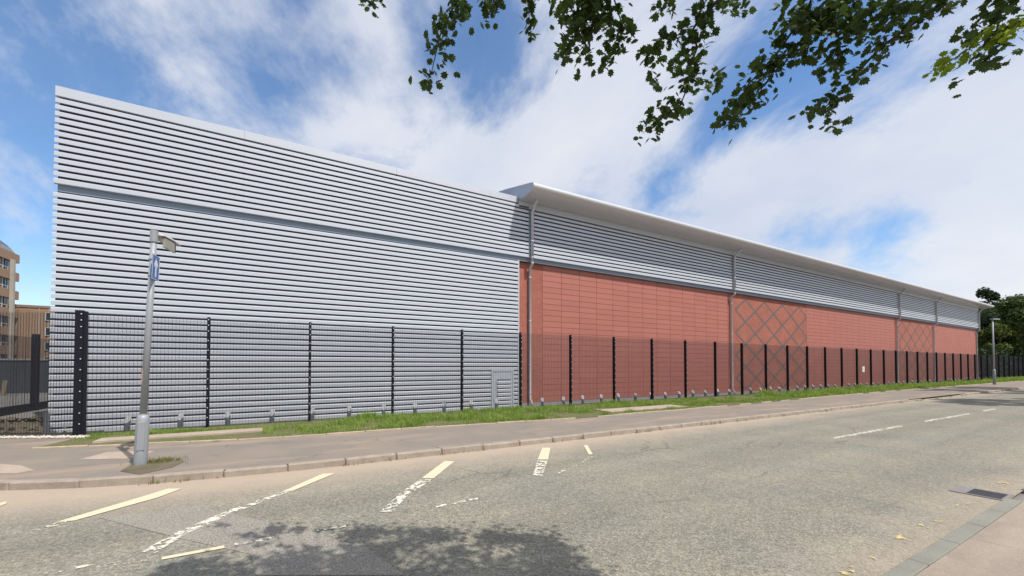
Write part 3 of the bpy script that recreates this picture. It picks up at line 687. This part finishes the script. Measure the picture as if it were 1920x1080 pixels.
# ------------------------------------------------------------------ lamp posts and the one way sign
def lamp_near():
    B = gnd(263, 871); Zb = (B-CAMP).dot(FW)
    T = at_depth(289.5, 432, Zb)
    ax = (T-B).normalized()
    t = thing('street_lamp', 'leaning galvanised street lamp post at the kerb with its lantern bowl hanging open', 'street lamp', B)
    hj = 0.86
    base = [B-ax*0.05, B+ax*0.02, B+ax*(hj-0.10), B+ax*(hj-0.02), B+ax*hj]
    obj('base_section', MB().tube(base, [0.095,0.093,0.093,0.078,0.056], 20), MT['galv'], t, True)
    Lp = (T-B).length
    obj('shaft', MB().tube([B+ax*(hj-0.02), B+ax*(Lp-0.02)], [0.053,0.043], 16), MT['galv'], t, True)
    obj('collar', MB().tube([B+ax*hj, B+ax*(hj+0.015)], 0.058, 16), MT['galv'], t, True)
    obj('sleeve', MB().tube([B+ax*(Lp-0.20), B+ax*Lp], 0.056, 16), MT['galv'], t)
    side = (RT*0.55-FW*0.83); side.z = 0; side.normalize(); tang = Vector((-side.y, side.x, 0))
    c = B+ax*0.50+side*0.088
    dr = obj('access_door', MB().obox(c, tang*0.052, side*0.012, ax*0.245), MT['galv'], t); bevel_mesh(dr.data, 0.006)
    rb = MB().tube([B+ax*2.2, B+ax*2.5], [0.052,0.0508], 16)
    # peeling sticker
    obj('sticker', MB().obox(B+ax*1.52-FW*0.051-RT*0.015, RT*0.012, FW*0.002, ax*0.14), MT['slab'], t)
    ld = Vector((0.21, 0.977, 0)); lw = Vector((-0.977, 0.21, 0))
    a0 = B+ax*(Lp-0.06)
    obj('arm', MB().tube([a0, a0+ld*0.16+Vector((0,0,0.0))], 0.018, 8), MT['galv'], t, True)
    lb = MB(); secs = [(0.12,0.05,0.03),(0.18,0.10,0.06),(0.40,0.13,0.07),(0.70,0.11,0.05),(0.78,0.07,0.025)]
    for d, w, h in secs:
        p = a0+ld*d+Vector((0,0,0.01))
        for wy, hz in ((-1,-.3),(-.8,.5),(-.3,1),(.3,1),(.8,.5),(1,-.3)): lb.v.append(tuple(p+lw*(w*wy)+Vector((0,0,h*hz))))
    for i in range(len(secs)-1):
        for a in range(6): b = (a+1) % 6; lb.f.append((i*6+a, i*6+b, i*6+6+b, i*6+6+a))
    lb.f.append((5,4,3,2,1,0)); e = (len(secs)-1)*6; lb.f.append(tuple(e+a for a in range(6)))
    ln = obj('lantern', lb, MT['lantern'], t, True)
    p = a0+ld*0.27-lw*0.10+Vector((0,0,-0.11))
    bowl = obj('bowl', MB().obox(p, ld*0.17, lw*0.02, Vector((0,0,0.085))), MT['bowl'], ln)
    fm = MB().obox(p+Vector((0,0,.096)), ld*0.185, lw*0.026, Vector((0,0,.010))).obox(p+ld*0.182, ld*0.011, lw*0.026, Vector((0,0,.086)))
    obj('bowl_frame', fm, MT['black'], ln)
    # sign
    s0 = at_depth(291.8, 502, Zb+0.02)
    sd = Vector((0.03, 0.33, 0)).normalized(); nrm = Vector((sd.y, -sd.x, 0)); u = Vector((0.03, 0, 1)).normalized()
    sgn = thing('road_sign', 'blue rectangular one way sign with a white upward arrow on the lamp post', 'road sign', s0)
    hw, hh = 0.16, 0.212
    pl = obj('plate', MB().obox(s0, sd*hw, nrm*0.003, u*hh), MT['blue'], sgn)
    f = s0+nrm*0.0045
    bd = MB()
    for sx in (-1, 1): bd.obox(f+sd*(sx*(hw-0.008)), sd*0.004, nrm*0.001, u*(hh-0.004))
    for sz in (-1, 1): bd.obox(f+u*(sz*(hh-0.008)), sd*(hw-0.013), nrm*0.001, u*0.004)
    obj('border', bd, MT['white'], sgn)
    ar = MB(); arp = [(-.026,-.165),(.026,-.165),(.026,.045),(.075,.0),(.075,.06),(0,.165),(-.075,.06),(-.075,.0),(-.026,.045)]
    k = len(ar.v)
    for q in (0.0, 0.002):
        ar.v += [tuple(f+nrm*q+sd*x+u*y) for x, y in arp]
    ar.f.append(tuple(range(9, 18)))
    for i in range(9): j = (i+1) % 9; ar.f.append((i, j, 9+j, 9+i))
    obj('arrow', ar, MT['white'], sgn)
    back = MB().obox(s0-nrm*0.012+u*0.14, sd*0.09, nrm*0.008, u*0.012).obox(s0-nrm*0.012-u*0.14, sd*0.09, nrm*0.008, u*0.012)
    cpt = B+ax*((s0.z-B.z)/ax.z)
    for dz_ in (.14, -.14):
        q = B+ax*((s0.z+dz_-B.z)/ax.z); back.tube([q-ax*.012, q+ax*.012], 0.054, 14)
    obj('bracket', back, MT['galv'], sgn)
lamp_near()
def lamp_far():
    B = gnd(1864.5, 721); t = thing('street_lamp', 'distant slim street lamp post standing in front of the dark trees', 'street lamp', B)
    obj('base_section', MB().tube([B, B+Vector((0,0,1.3)), B+Vector((0,0,1.4))], [0.10,0.10,0.07], 12), MT['galv_dk'], t, True)
    obj('shaft', MB().tube([B+Vector((0,0,1.38)), B+Vector((-0.1,0,6.0))], [0.07,0.05], 12), MT['galv'], t, True)
    T = B+Vector((-0.1,0,6.0))
    obj('lantern', MB().obox(T+Vector((.25,-.1,.02)), Vector((.42,-.12,0)), Vector((.04,.12,0)), Vector((0,0,.045))), MT['galv'], t)
lamp_far()

# ------------------------------------------------------------------ things left of the warehouse
P0 = gnd(64.5, 822)
t = thing('steel_post', 'short galvanised steel post behind the mesh left of the warehouse corner', 'post', (P0.x, P0.y+0.55, 0))
obj('channel_section', MB().box((P0.x-.045,P0.y+.52,-.05),(P0.x+.045,P0.y+.535,.56)).box((P0.x-.045,P0.y+.536,-.05),(P0.x-.032,P0.y+.60,.52)).box((P0.x+.032,P0.y+.536,-.05),(P0.x+.045,P0.y+.60,.50)), MT['galv'], t)
gv = MB(); grd = random.Random(21)
for i in range(900):
    u = grd.random(); a = Vector((-3.95,13.42,0)); b = Vector((-8.3,15.6,0)); c = a+(b-a)*u+Vector((grd.gauss(0,.05), grd.gauss(0,.08), 0)); r = grd.uniform(.012,.032)
    k = len(gv.v); c.z = 0.01+r*.4
    for d in ((1,0,0),(0,1,0),(-1,0,0),(0,-1,0),(0,0,.8),(0,0,-.8)): gv.v.append(tuple(c+Vector(d)*r*grd.uniform(.7,1.2)))
    gv.f += [(k,k+1,k+4),(k+1,k+2,k+4),(k+2,k+3,k+4),(k+3,k,k+4),(k+1,k,k+5),(k+2,k+1,k+5),(k+3,k+2,k+5),(k,k+3,k+5)]
g = obj('gravel', gv, MT['stone']); g['kind'] = 'stuff'; g['label'] = 'strip of white gravel along the foot of the side fence'
def lump(n, x0, x1, y0, y1, seed, m, name, lab):
    mb = MB(); r = random.Random(seed)
    for i in range(n):
        c = Vector((r.uniform(x0,x1), r.uniform(y0,y1), 0.0)); s = r.uniform(.03,.10); k = len(mb.v)
        for d in ((1,0,0),(0,1,0),(-1,0,0),(0,-1,0),(0,0,.8),(0,0,-.4)): mb.v.append(tuple(c+Vector(d)*s*r.uniform(.6,1.3)))
        mb.f += [(k,k+1,k+4),(k+1,k+2,k+4),(k+2,k+3,k+4),(k+3,k,k+4)]
    o = obj(name, mb, m); o['kind'] = 'stuff'; o['label'] = lab
lump(260, -9.5, -4.9, 15.2, 19.5, 31, MT['dirt'], 'rubble', 'loose soil and rubble between the two fences')

# dark boundary wall with pale coping, yard bits
wb = thing('boundary_wall', 'long dark wall with a pale coping below the brown offices', 'wall', (-14.5, 36, 0))
obj('wall', MB().box((-40,37.0,-0.1),(-6.0,37.3,2.05)), MT['darkwall'], wb)
obj('coping', MB().box((-40,36.93,2.052),(-6.0,37.37,2.15)), MT['coping'], wb)
tp = gnd(5, 742); t = thing('timber_post', 'leaning pale timber post in the yard at the left edge', 'post', tp)
obj('timber', MB().obox(tp+Vector((.06,0,.42)), Vector((.09,0,.012)), Vector((0,.07,0)), Vector((.05,0,.45))), MT['timber'], t)

# brown office tower and its lower wing
def tower():
    x1, y0, y1 = -41.0, 78.0, 108.0; x0 = -60.0
    t = thing('office_building', 'brown banded office tower with ribbon windows at the left edge', 'office building', (x1-8, 95, 0))
    bt = [21.75-3.3*k for k in range(7)]
    obj('core', MB().box((x0,y0,0),(x1-0.55,y1-0.5,21.7)), MT['brown_d'], t)
    for k, z in enumerate(bt):
        obj('spandrel_band', MB().box((x0,y0,z-1.5),(x1,y1,z)), MT['brown'], t)
        zb, zt = z-3.3+0.02, z-1.52
        if zb < 0.5: continue
        y = y1-0.25; i = 0
        while y > y0+12:
            w = 1.5 if i % 4 else 1.1
            wdw = obj('window', MB().box((x1-0.42,y-w+0.06,zb),(x1-0.36,y-0.06,zt)), MT['pane'], t)
            obj('frame', MB().box((x1-0.36,y-w-0.05,zb),(x1-0.26,y-w+0.055,zt)).box((x1-0.35,y-w+0.06,zb+.45),(x1-0.28,y-0.06,zb+.55)), MT['wframe'], wdw)
            y -= w; i += 1
    for y in (105.2, 99.0, 92.8, 86.6):
        obj('pillar', MB().box((x1+0.02,y-0.28,0),(x1+0.5,y+0.28,20.4)).obox((x1+0.5,y,1.2), (0.35,0,0), (0,0.3,0), (0,0,1.2)), MT['pillar'], t)
    ms = MB().prism_x([(0,0)], 0, 0) if False else MB()
    pr = [(x1-0.3,21.76),(x1-0.9,22.9),(x1-2.0,24.0),(x1-3.5,24.4),(x0,24.4),(x0,21.76)]
    k = 0
    for yy in (y0, y1-0.3): ms.v += [(x, yy-(0 if yy == y0 else (z-21.7)*0.5), z) for x, z in pr]
    n = len(pr)
    for i in range(n): j = (i+1) % n; ms.f.append((i, j, n+j, n+i))
    ms.f.append(tuple(range(n))); ms.f.append(tuple(range(2*n-1, n-1, -1)))
    rf = obj('mansard_roof', ms, MT['mansard'], t)
    for i in range(12):
        y = y1-2.0-1.6*i
        obj('rooflight', MB().obox((x1-1.35,y,23.35), (0.42,0,-0.42), (0,0.6,0), (0.05,0,0.05)), MT['pane'], rf)
tower()
def wing():
    t = thing('office_wing', 'low brown office wing with dark windows between the tower and the warehouse', 'office building', (-37, 112, 0))
    x0, x1, y = -44.0, -33.6, 110.0
    obj('wall', MB().box((x0,y,0),(x1,y+20,12.9)), MT['brown'], t)
    obj('return_wall', MB().box((x1+0.01,y+1.0,0),(x1+5,y+20,12.3)), MT['brown'], t)
    obj('parapet', MB().box((x0,y-0.12,12.6),(x1+0.12,y-0.005,13.05)), MT['brown_d'], t)
    for i in range(8):
        x = x0+1.0+1.3*i
        obj('rib', MB().box((x-0.05,y-0.10,0),(x+0.05,y-0.004,12.58)), MT['pillar'] if i in (3,4,7) else MT['brown_d'], t)
    for z in (10.35, 7.5, 4.75, 2.0):
        for i in range(3):
            xa = -38.15+1.55*i; w = 1.45 if i < 2 else 0.8
            wd = obj('window', MB().box((xa,y-0.14,z),(xa+w,y-0.11,z+1.35)), MT['pane_d'], t)
            obj('frame', MB().box((xa-0.1,y-0.2,z-.08),(xa-0.002,y-0.105,z+1.43)).box((xa-0.002,y-0.2,z-.08),(xa+w,y-0.105,z-.002)).box((xa-0.002,y-0.24,z+1.352),(xa+w,y-0.105,z+1.44)), MT['wframe'], wd)
wing()

# ------------------------------------------------------------------ vegetation
def blades(name, n, sampler, hmin, hmax, w, m, seed, label):
    mb = MB(); r = random.Random(seed)
    for i in range(n):
        x, y, s = sampler(r)
        h = r.uniform(hmin, hmax)*s; a = r.uniform(0, 2*pi); b = r.uniform(0, 2*pi); ln = r.uniform(.15,.75)*h
        dx, dy = cos(a)*w*s**.5, sin(a)*w*s**.5; k = len(mb.v)
        mx, my = x+cos(b)*ln*.35, y+sin(b)*ln*.35; tx, ty = x+cos(b)*ln, y+sin(b)*ln
        mb.v += [(x-dx,y-dy,0.0),(x+dx,y+dy,0.0),(mx+dx*.8,my+dy*.8,h*.6),(mx-dx*.8,my-dy*.8,h*.6),(tx,ty,h)]
        mb.f += [(k,k+1,k+2,k+3),(k+3,k+2,k+4)]
    o = obj(name, mb, m); o['kind'] = 'stuff'; o['label'] = label; return o
def edge_y(x):
    for (ax, ay), (bx, by) in zip(EDGE, EDGE[1:]):
        if ax <= x <= bx: return ay+(by-ay)*(x-ax)/(bx-ax)
    return EDGE[-1][1]
def slab_clear(x, y): return not ((-3.5 < x < -0.35 and 12.2 < y < 12.75) or (10.5 < x < 14.5 and 10.95 < y < 11.75))
from mathutils import noise as mn
def verge_sampler(xa, xb, big=1.0):
    def f(r):
        while True:
            x = xa+(xb-xa)*r.random()**1.35; e = edge_y(x); y = r.uniform(e+0.02, 14.12)
            if not slab_clear(x, y): continue
            d = min(1.0, max(0.0, 0.5+0.55*mn.noise((x*0.7, y*1.0, 3.3))+0.45*mn.noise((x*2.3, y*2.6, 8.1))))
            if x < -0.4 and y < 12.9: d *= 0.5
            if y > 13.6: d *= 0.45
            if y-e < 0.15: d *= 0.6
            if r.random() < d*d*2.2:
                return x, y, big*(0.35+1.25*d*d)*(0.55 if x < -0.5 else 1)
    return f
blades('grass', 52000, verge_sampler(-4.0, 26), 0.07, 0.20, 0.0065, MT['grass'], 41, 'green grass of the verge between footpath and fence')
blades('grass', 26000, verge_sampler(24, 76, 1.5), 0.07, 0.20, 0.012, MT['grass'], 42, 'green grass of the verge farther along the fence')
blades('grass', 16000, lambda r: (76+r.random()**1.3*60, r.uniform(11.3,15.5), 1.8), 0.08, 0.2, 0.02, MT['grass'], 43, 'green grass beyond the far end of the warehouse')
blades('dry_grass', 5000, verge_sampler(-4.1, 24), 0.05, 0.16, 0.006, MT['grassdry'], 44, 'dry straw coloured grass scattered through the verge')
def kerb_samp(r):
    i = r.randrange(4, 60); a, b = ks[i], ks[i+1]; u = r.choice((0.02,0.98,0.5)) if r.random() < .8 else r.random()
    h = (i*37 % 11)/11
    p = a+(b-a)*u
    if h < 0.55: return p.x+r.gauss(0,.25), p.y-0.05+r.gauss(0,.02), 0.001
    return p.x+r.gauss(0,.07), p.y-0.05+r.gauss(0,.025), 0.5
w_ = blades('kerb_weeds', 1500, kerb_samp, 0.05, 0.19, 0.008, MT['grassdry'], 45, 'small dry weeds rooted in the gutter joints'); w_.location.z = ZR
def lampweed(r):
    c = gnd(300,866); return c.x+r.gauss(0,.16), c.y+r.gauss(0,.10), 0.6
blades('dry_grass', 420, lampweed, 0.03, 0.14, 0.006, MT['grassdry'], 46, 'dry tuft of grass at the foot of the street lamp')
struct(sheet('bare_soil', [(225,884),(252,868),(300,862),(345,866),(322,877),(262,890)], 0.006, MT['dirt'], 0))

def leafshape(kind=0):
    # lobed leaf about 1 long lying along +Y
    o = [(0,0),(.10,.05),(.34,.02),(.27,.17),(.52,.26),(.40,.40),(.50,.58),(.27,.60),(.24,.80),(.10,.78),(0,1.0)]
    if kind == 1: o = [(0,0),(.14,.02),(.38,.14),(.28,.24),(.46,.42),(.30,.50),(.36,.72),(.14,.72),(0,.95)]
    if kind == 2: o = [(0,0),(.12,.08),(.44,.10),(.30,.28),(.55,.44),(.34,.52),(.30,.74),(.12,.70),(0,.92)]
    pts = o+[(-x, y) for x, y in o[-2:0:-1]]
    return pts
def leaf_mb(mb, P, X, Y, Z, size, kind):
    pts = leafshape(kind); k = len(mb.v)
    mb.v.append(tuple(P+Y*(0.42*size)+Z*(0.06*size)))
    for x, y in pts:
        mb.v.append(tuple(P+X*(x*size)+Y*(y*size)-Z*(size*(0.35*x*x+0.22*(y-.4)**2))))
    n = len(pts)
    for i in range(n): mb.f.append((k, k+1+i, k+1+(i+1) % n))
LV = {}
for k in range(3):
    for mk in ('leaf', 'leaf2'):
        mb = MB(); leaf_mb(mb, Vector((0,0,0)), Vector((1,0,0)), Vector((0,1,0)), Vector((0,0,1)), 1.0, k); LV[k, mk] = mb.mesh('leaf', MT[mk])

# the overhanging tree on the near side
TB = Vector((1.7, -2.7, -0.1))
tree = thing('broadleaf_tree', 'broadleaf tree overhead whose leafy twigs hang into the top of the picture', 'tree', TB)
obj('trunk', MB().tube([TB, TB+Vector((.05,.1,1.2)), TB+Vector((.1,.2,2.6)), TB+Vector((.1,.5,4.2)), TB+Vector((-.1,.7,6.2)), TB+Vector((-.2,.6,8))], [.24,.20,.17,.14,.09,.03], 14), MT['bark'], tree, True)
trd = random.Random(77)
fol = MB(); singles = []          # (P, X, Y, Z, size, kind, mat)
def rand_leaf(P, out, size, mk):
    n = Vector((trd.gauss(0,.55), trd.gauss(0,.55), trd.uniform(.25,1.0))).normalized()
    y = out+Vector((trd.gauss(0,.7), trd.gauss(0,.7), trd.gauss(-.25,.5))); y = y-n*y.dot(n)
    if y.length < 1e-4: y = Vector((1,0,0))-n*n.x
    y.normalize(); x = y.cross(n)
    singles.append((P, x, y, n, size, trd.randrange(3), mk))
def twig(pix, dep, r0, r1, dens, spread, mk='leaf', root=None, size=(.036,.064)):
    n = len(pix); P = [at_depth(x, y, dep[0]+(dep[1]-dep[0])*i/max(1, n-1)) for i, (x, y) in enumerate(pix)]
    PP = ([root]+P) if root is not None else P
    rr = [r0+(r1-r0)*i/(len(PP)-1) for i in range(len(PP))]
    if root is not None: rr[0] = r0*1.5
    obj('branch', MB().tube(PP, rr, 7), MT['bark'], tree, True)
    for (a, b), (pa_, pb_) in zip(zip(P, P[1:]), zip(pix, pix[1:])):
        lpx = math.hypot(pa_[0]-pb_[0], pa_[1]-pb_[1]); m = max(1, int(lpx*dens*1.7))
        d = (b-a).normalized()
        for i in range(m):
            p = a+(b-a)*trd.random(); off = Vector((trd.gauss(0,1), trd.gauss(0,1), trd.gauss(-.25,.8)))*spread
            rand_leaf(p+off, d*0.6+off*8, trd.uniform(*size), mk)
def clump(x, y, rx, ry, n, Z, mk='leaf', size=(.036,.064)):
    c = at_depth(x, y, Z); sub = []
    for i in range(int(n*1.85)):
        a = trd.uniform(0, 2*pi); q = math.sqrt(trd.random())
        p = at_depth(x+cos(a)*q*rx, y+sin(a)*q*ry, Z+trd.gauss(0,.10)); rand_leaf(p, (p-c)*6+Vector((0,0,-.5)), trd.uniform(*size), mk)
H1 = Vector((3.3,-.6,5.0)); H2 = Vector((1.6,.1,5.1))
lim = MB().tube([TB+Vector((.1,.25,2.8)), Vector((2.5,-1.8,4.0)), H1], [.11,.085,.06], 10).tube([TB+Vector((.1,.5,3.9)), Vector((1.7,-1.2,4.6)), H2], [.10,.07,.045], 10)
obj('limb', lim, MT['bark'], tree, True)
S = 0.055
twig([(1362,-30),(1348,0),(1312,34),(1299,56),(1307,90),(1294,124),(1290,161),(1275,199),(1237,217),(1211,247)], (2.75,2.95), .012, .003, .42, S, root=H2)
twig([(1299,56),(1270,66),(1235,72),(1212,105)], (2.8,2.9), .005, .002, .40, .05)
clump(1232,152,16,14,9,2.9); clump(1340,150,16,26,16,2.9); clump(1224,100,20,22,14,2.9); clump(1284,128,30,34,30,2.9); clump(1265,205,26,14,14,2.92); clump(1222,228,14,12,7,2.92)
twig([(1540,-40),(1511,22),(1477,71),(1459,97),(1429,131),(1404,157),(1376,210),(1350,240)], (2.65,2.95), .011, .003, .30, .05, root=H1)
clump(1408,180,32,26,36,2.9); clump(1376,218,20,18,18,2.92); clump(1462,60,16,30,12,2.85); clump(1432,125,20,18,14,2.85)
twig([(1640,-30),(1579,15),(1522,56),(1477,101),(1429,154)], (2.6,2.85), .010, .003, .32, .05, root=H1)
twig([(1810,-35),(1760,10),(1699,54),(1650,90),(1616,127),(1579,172),(1549,199),(1511,214)], (2.45,2.85), .012, .003, .20, .045, root=H1)
clump(1556,190,24,18,16,2.85); clump(1560,232,16,18,9,2.85); clump(1605,140,18,14,9,2.8); clump(1522,205,14,12,6,2.85); clump(1583,222,10,14,5,2.85)
twig([(1566,-30),(1556,0),(1552,34),(1575,75),(1556,128)], (2.6,2.8), .008, .003, .35, .05, root=H1)
clump(1560,130,30,18,22,2.8); clump(1510,95,28,20,20,2.8); clump(1545,35,60,28,60,2.7); clump(1630,25,60,26,60,2.62); clump(1700,25,40,28,40,2.55); clump(1480,10,30,16,16,2.75); clump(1640,70,20,22,14,2.65); clump(1765,6,26,14,16,2.5); clump(1600,60,24,16,16,2.7)
twig([(1890,-40),(1879,0),(1871,49),(1856,105),(1838,125)], (2.05,2.12), .008, .003, .40, .04, root=H1, size=(.03,.05))
clump(1848,112,26,14,14,2.12,size=(.03,.05)); clump(1862,20,30,22,22,2.05,size=(.03,.05)); clump(1815,70,18,14,10,2.1,size=(.03,.05))
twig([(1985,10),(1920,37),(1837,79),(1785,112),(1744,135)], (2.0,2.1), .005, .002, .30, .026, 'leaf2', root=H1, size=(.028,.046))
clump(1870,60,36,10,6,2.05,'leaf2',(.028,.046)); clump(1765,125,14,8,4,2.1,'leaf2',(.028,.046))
twig([(862,-40),(855,0),(843,29),(826,64),(817,102),(808,140),(797,155)], (2.8,3.0), .008, .002, .40, .045, root=H2)
clump(866,18,14,16,14,2.85); clump(838,35,16,14,10,2.88)
twig([(690,-30),(697,5),(704,18)], (2.9,2.95), .005, .002, .35, .035, root=H2)
twig([(935,-40),(925,0),(921,24)], (2.8,2.85), .006, .002, .5, .04, root=H2); clump(920,12,14,14,10,2.82)
twig([(996,-40),(991,0),(992,29),(996,66)], (2.8,2.9), .005, .002, .34, .022, root=H2, size=(.04,.06))
twig([(1110,-40),(1095,0),(1085,40),(1075,80),(1060,105)], (2.7,2.9), .010, .003, .50, .06, root=H2)
twig([(1125,-40),(1118,0),(1110,50),(1103,100)], (2.7,2.9), .008, .003, .50, .06, root=H2)
clump(1095,25,50,32,75,2.8); clump(1060,92,14,18,12,2.88); clump(1130,45,20,16,14,2.82); clump(1036,14,9,12,5,2.8)
twig([(1160,-40),(1152,0),(1170,58),(1147,88),(1138,122)], (2.75,2.9), .007, .002, .34, .045, root=H2); clump(1172,55,20,18,16,2.85); clump(1138,120,10,12,5,2.88)
clump(1228,18,9,12,4,2.8); clump(1250,12,14,14,8,2.8); clump(1380,12,30,14,16,2.75); clump(1310,12,14,12,7,2.78)
# rest of the crown, above and behind the picture: it throws the leaf shadow on the road
nvis = len(singles); K = 0
sv = Vector((SUNV.x/SUNV.z, SUNV.y/SUNV.z, 1.0))
cl = []
while K < 330:
    x = trd.uniform(285, 1085); y = trd.uniform(985, 1165)
    edge = 1010+20*sin(x*.023+.6)+14*sin(x*.061+1.0)+8*sin(x*.13)
    if y < edge+10: continue
    if x < 480 and y < 1015+(480-x)*.30: continue
    if x > 1000 and y < 1010+(x-1000)*.4: continue
    if mn.noise((x*.021, y*.040, 1.7)) < -0.12 and y < 1075: continue
    gpt = gnd(x, y, ZR); h = trd.uniform(3.9, 6.3)
    c = gpt+sv*h; q = to_px(c)
    if q and -60 < q[0] < 1980 and q[1] > -45: continue
    K += 1
    cl.append(c)
    for i in range(20):
        p = c+Vector((trd.gauss(0,.075), trd.gauss(0,.075), trd.gauss(0,.10))); q = to_px(p)
        if q and -40 < q[0] < 1960 and q[1] > -14: continue
        rand_leaf(p, (p-c)*5, trd.uniform(.07,.11), 'leaf')
for i in range(120):                      # crown farther back, out of the picture
    c = Vector((trd.gauss(1.0,1.0), trd.gauss(-2.8,.9), trd.uniform(4.2,8.5))); cl.append(c)
    for k in range(9): rand_leaf(c+Vector((trd.gauss(0,.16), trd.gauss(0,.16), trd.gauss(0,.16))), Vector((0,0,-.4)), trd.uniform(.06,.10), 'leaf')
tw = MB()
for c in cl[::2]:
    hub = min((H1, H2, TB+Vector((.1,.5,4.4)), TB+Vector((-.1,.7,6.2))), key=lambda h: (h-c).length)
    tw.tube([hub, hub.lerp(c, .55)+Vector((trd.gauss(0,.08), trd.gauss(0,.08), .10)), c], [.014,.008,.003], 5)
obj('twigs', tw, MT['bark'], tree)['kind'] = 'stuff'
vis = sorted(range(nvis), key=lambda i: -singles[i][4])
pick = set(vis[::max(1, nvis//300)][:300]) if nvis > 300 else set(vis)
fol2 = MB()
for i, (P, X, Y, Z, s, k, mk) in enumerate(singles):
    if i in pick:
        o = bpy.data.objects.new('leaf', LV[k, mk]); COL.objects.link(o); o.parent = tree
        m4 = Matrix.Identity(4); q = P-TB
        for r in range(3): m4[r][0] = X[r]*s; m4[r][1] = Y[r]*s; m4[r][2] = Z[r]*s; m4[r][3] = q[r]
        o.matrix_local = m4
    else: leaf_mb(fol if mk == 'leaf' else fol2, P, X, Y, Z, s, k)
o = obj('foliage', fol, MT['leaf'], tree); o['kind'] = 'stuff'
o = obj('foliage', fol2, MT['leaf2'], tree); o['kind'] = 'stuff'; o['label'] = 'yellow green leaves with sunlight put into their colour'

def far_tree(base, h, rx, ry, rz, n, ls, m, seed, label, trunk=None, zc=None, off=(0,0)):
    r = random.Random(seed); B = Vector(base)
    t = thing('broadleaf_tree', label, 'tree', B)
    zc = zc or h-rz
    tr_ = MB().tube([B-Vector((0,0,.2)), B+Vector((r.uniform(-.2,.2),0,h*.3)), B+Vector((r.uniform(-.4,.4),0,h*.75))], [h*.028,h*.02,h*.006], 10)
    lobes = []
    for i in range(26):
        a = r.uniform(0, 2*pi); e = math.asin(r.uniform(-.75, 1)); q = r.uniform(.45, .92)
        c = B+Vector((off[0]+cos(a)*cos(e)*rx*q, off[1]+sin(a)*cos(e)*ry*q, zc+sin(e)*rz*q)); lobes.append((c, r.uniform(.18,.36)*min(rx, ry)))
        if i % 2 == 0: tr_.tube([B+Vector((0,0,h*r.uniform(.22,.5))), (B+Vector((0,0,h*.45))).lerp(c, .55), c], [h*.009,h*.005,h*.002], 6)
    obj('trunk', tr_, MT['bark'], t, True)
    mb = MB()
    for i in range(n):
        c, q = lobes[r.randrange(len(lobes))]
        d = Vector((r.gauss(0,1), r.gauss(0,1), r.gauss(.15,1))).normalized(); p = c+d*(q*r.random()**.4); p.z = max(p.z, B.z+.3)
        nrm = (d+Vector((r.gauss(0,.5), r.gauss(0,.5), r.gauss(.3,.5)))).normalized()
        x = nrm.cross(Vector((r.gauss(0,1), r.gauss(0,1), r.gauss(0,1)))).normalized(); y = nrm.cross(x); s = ls*r.uniform(.6,1.4); k = len(mb.v)
        mb.v += [tuple(p-x*s*.5), tuple(p-y*s*.35+nrm*s*.1), tuple(p+x*s*.6), tuple(p+y*s*.4+nrm*s*.1)]; mb.f.append((k,k+1,k+2,k+3))
    o = obj('crown', mb, m, t); o['kind'] = 'stuff'
far_tree((118,22,0), 16.8, 3.9, 3.9, 7.4, 9000, .42, MT['fleaf3'], 21, 'dark tall tree just right of the far roof end', zc=9.2)
far_tree((116,17.5,0), 17.0, 6, 6, 8, 13000, .45, MT['fleaf'], 2, 'tallest rounded tree at the right edge of the picture', zc=9.0)
far_tree((100,14.8,0), 12.6, 4.6, 4.2, 6.2, 9000, .38, MT['fleaf'], 3, 'mid green tree at the right edge behind the fence', zc=6.5)
far_tree((97,16.9,0), 9.8, 3.3, 3.3, 4.7, 8000, .34, MT['fleaf2'], 4, 'yellow green tree behind the distant lamp post', zc=5.2)
far_tree((106,19,0), 11.5, 3.6, 3.6, 5.5, 8000, .40, MT['fleaf3'], 5, 'low dark tree filling the gap beside the warehouse end', zc=5.9)
far_tree((46.5,0.7,-0.1), 13.0, 7.5, 2.5, 3.0, 12000, .36, MT['fleaf'], 7, 'roadside tree on the near pavement that shades the far road', zc=9.5, off=(0,2.2))
def hedge():
    mb = MB(); r = random.Random(9)
    for i in range(16000):
        u = r.random(); x = 88+u*62; y = 17.5+r.gauss(0,1.3)+(x-88)*.02; h = 4.2+1.6*mn.noise((x*.12,0,0)); z = h*r.random()**.8
        d = Vector((r.gauss(0,1), r.gauss(-.3,1), r.gauss(.3,1))).normalized(); a_ = d.cross(Vector((r.gauss(0,1), r.gauss(0,1), r.gauss(0,1)))).normalized(); b_ = d.cross(a_)
        s_ = r.uniform(.25,.55); p = Vector((x,y,z+.1)); k = len(mb.v)
        mb.v += [tuple(p-a_*s_*.5), tuple(p-b_*s_*.35+d*s_*.1), tuple(p+a_*s_*.6), tuple(p+b_*s_*.4+d*s_*.1)]; mb.f.append((k,k+1,k+2,k+3))
    o = obj('undergrowth', mb, MT['fleaf3']); o['kind'] = 'stuff'; o['label'] = 'dark undergrowth below the trees beyond the warehouse'
hedge()
far_tree((33.5,-1.0,-0.1), 10.5, 4.8, 2.3, 2.8, 9000, .34, MT['fleaf'], 12, 'nearer roadside tree just outside the right edge, shading the road', zc=7.4, off=(0,1.5))
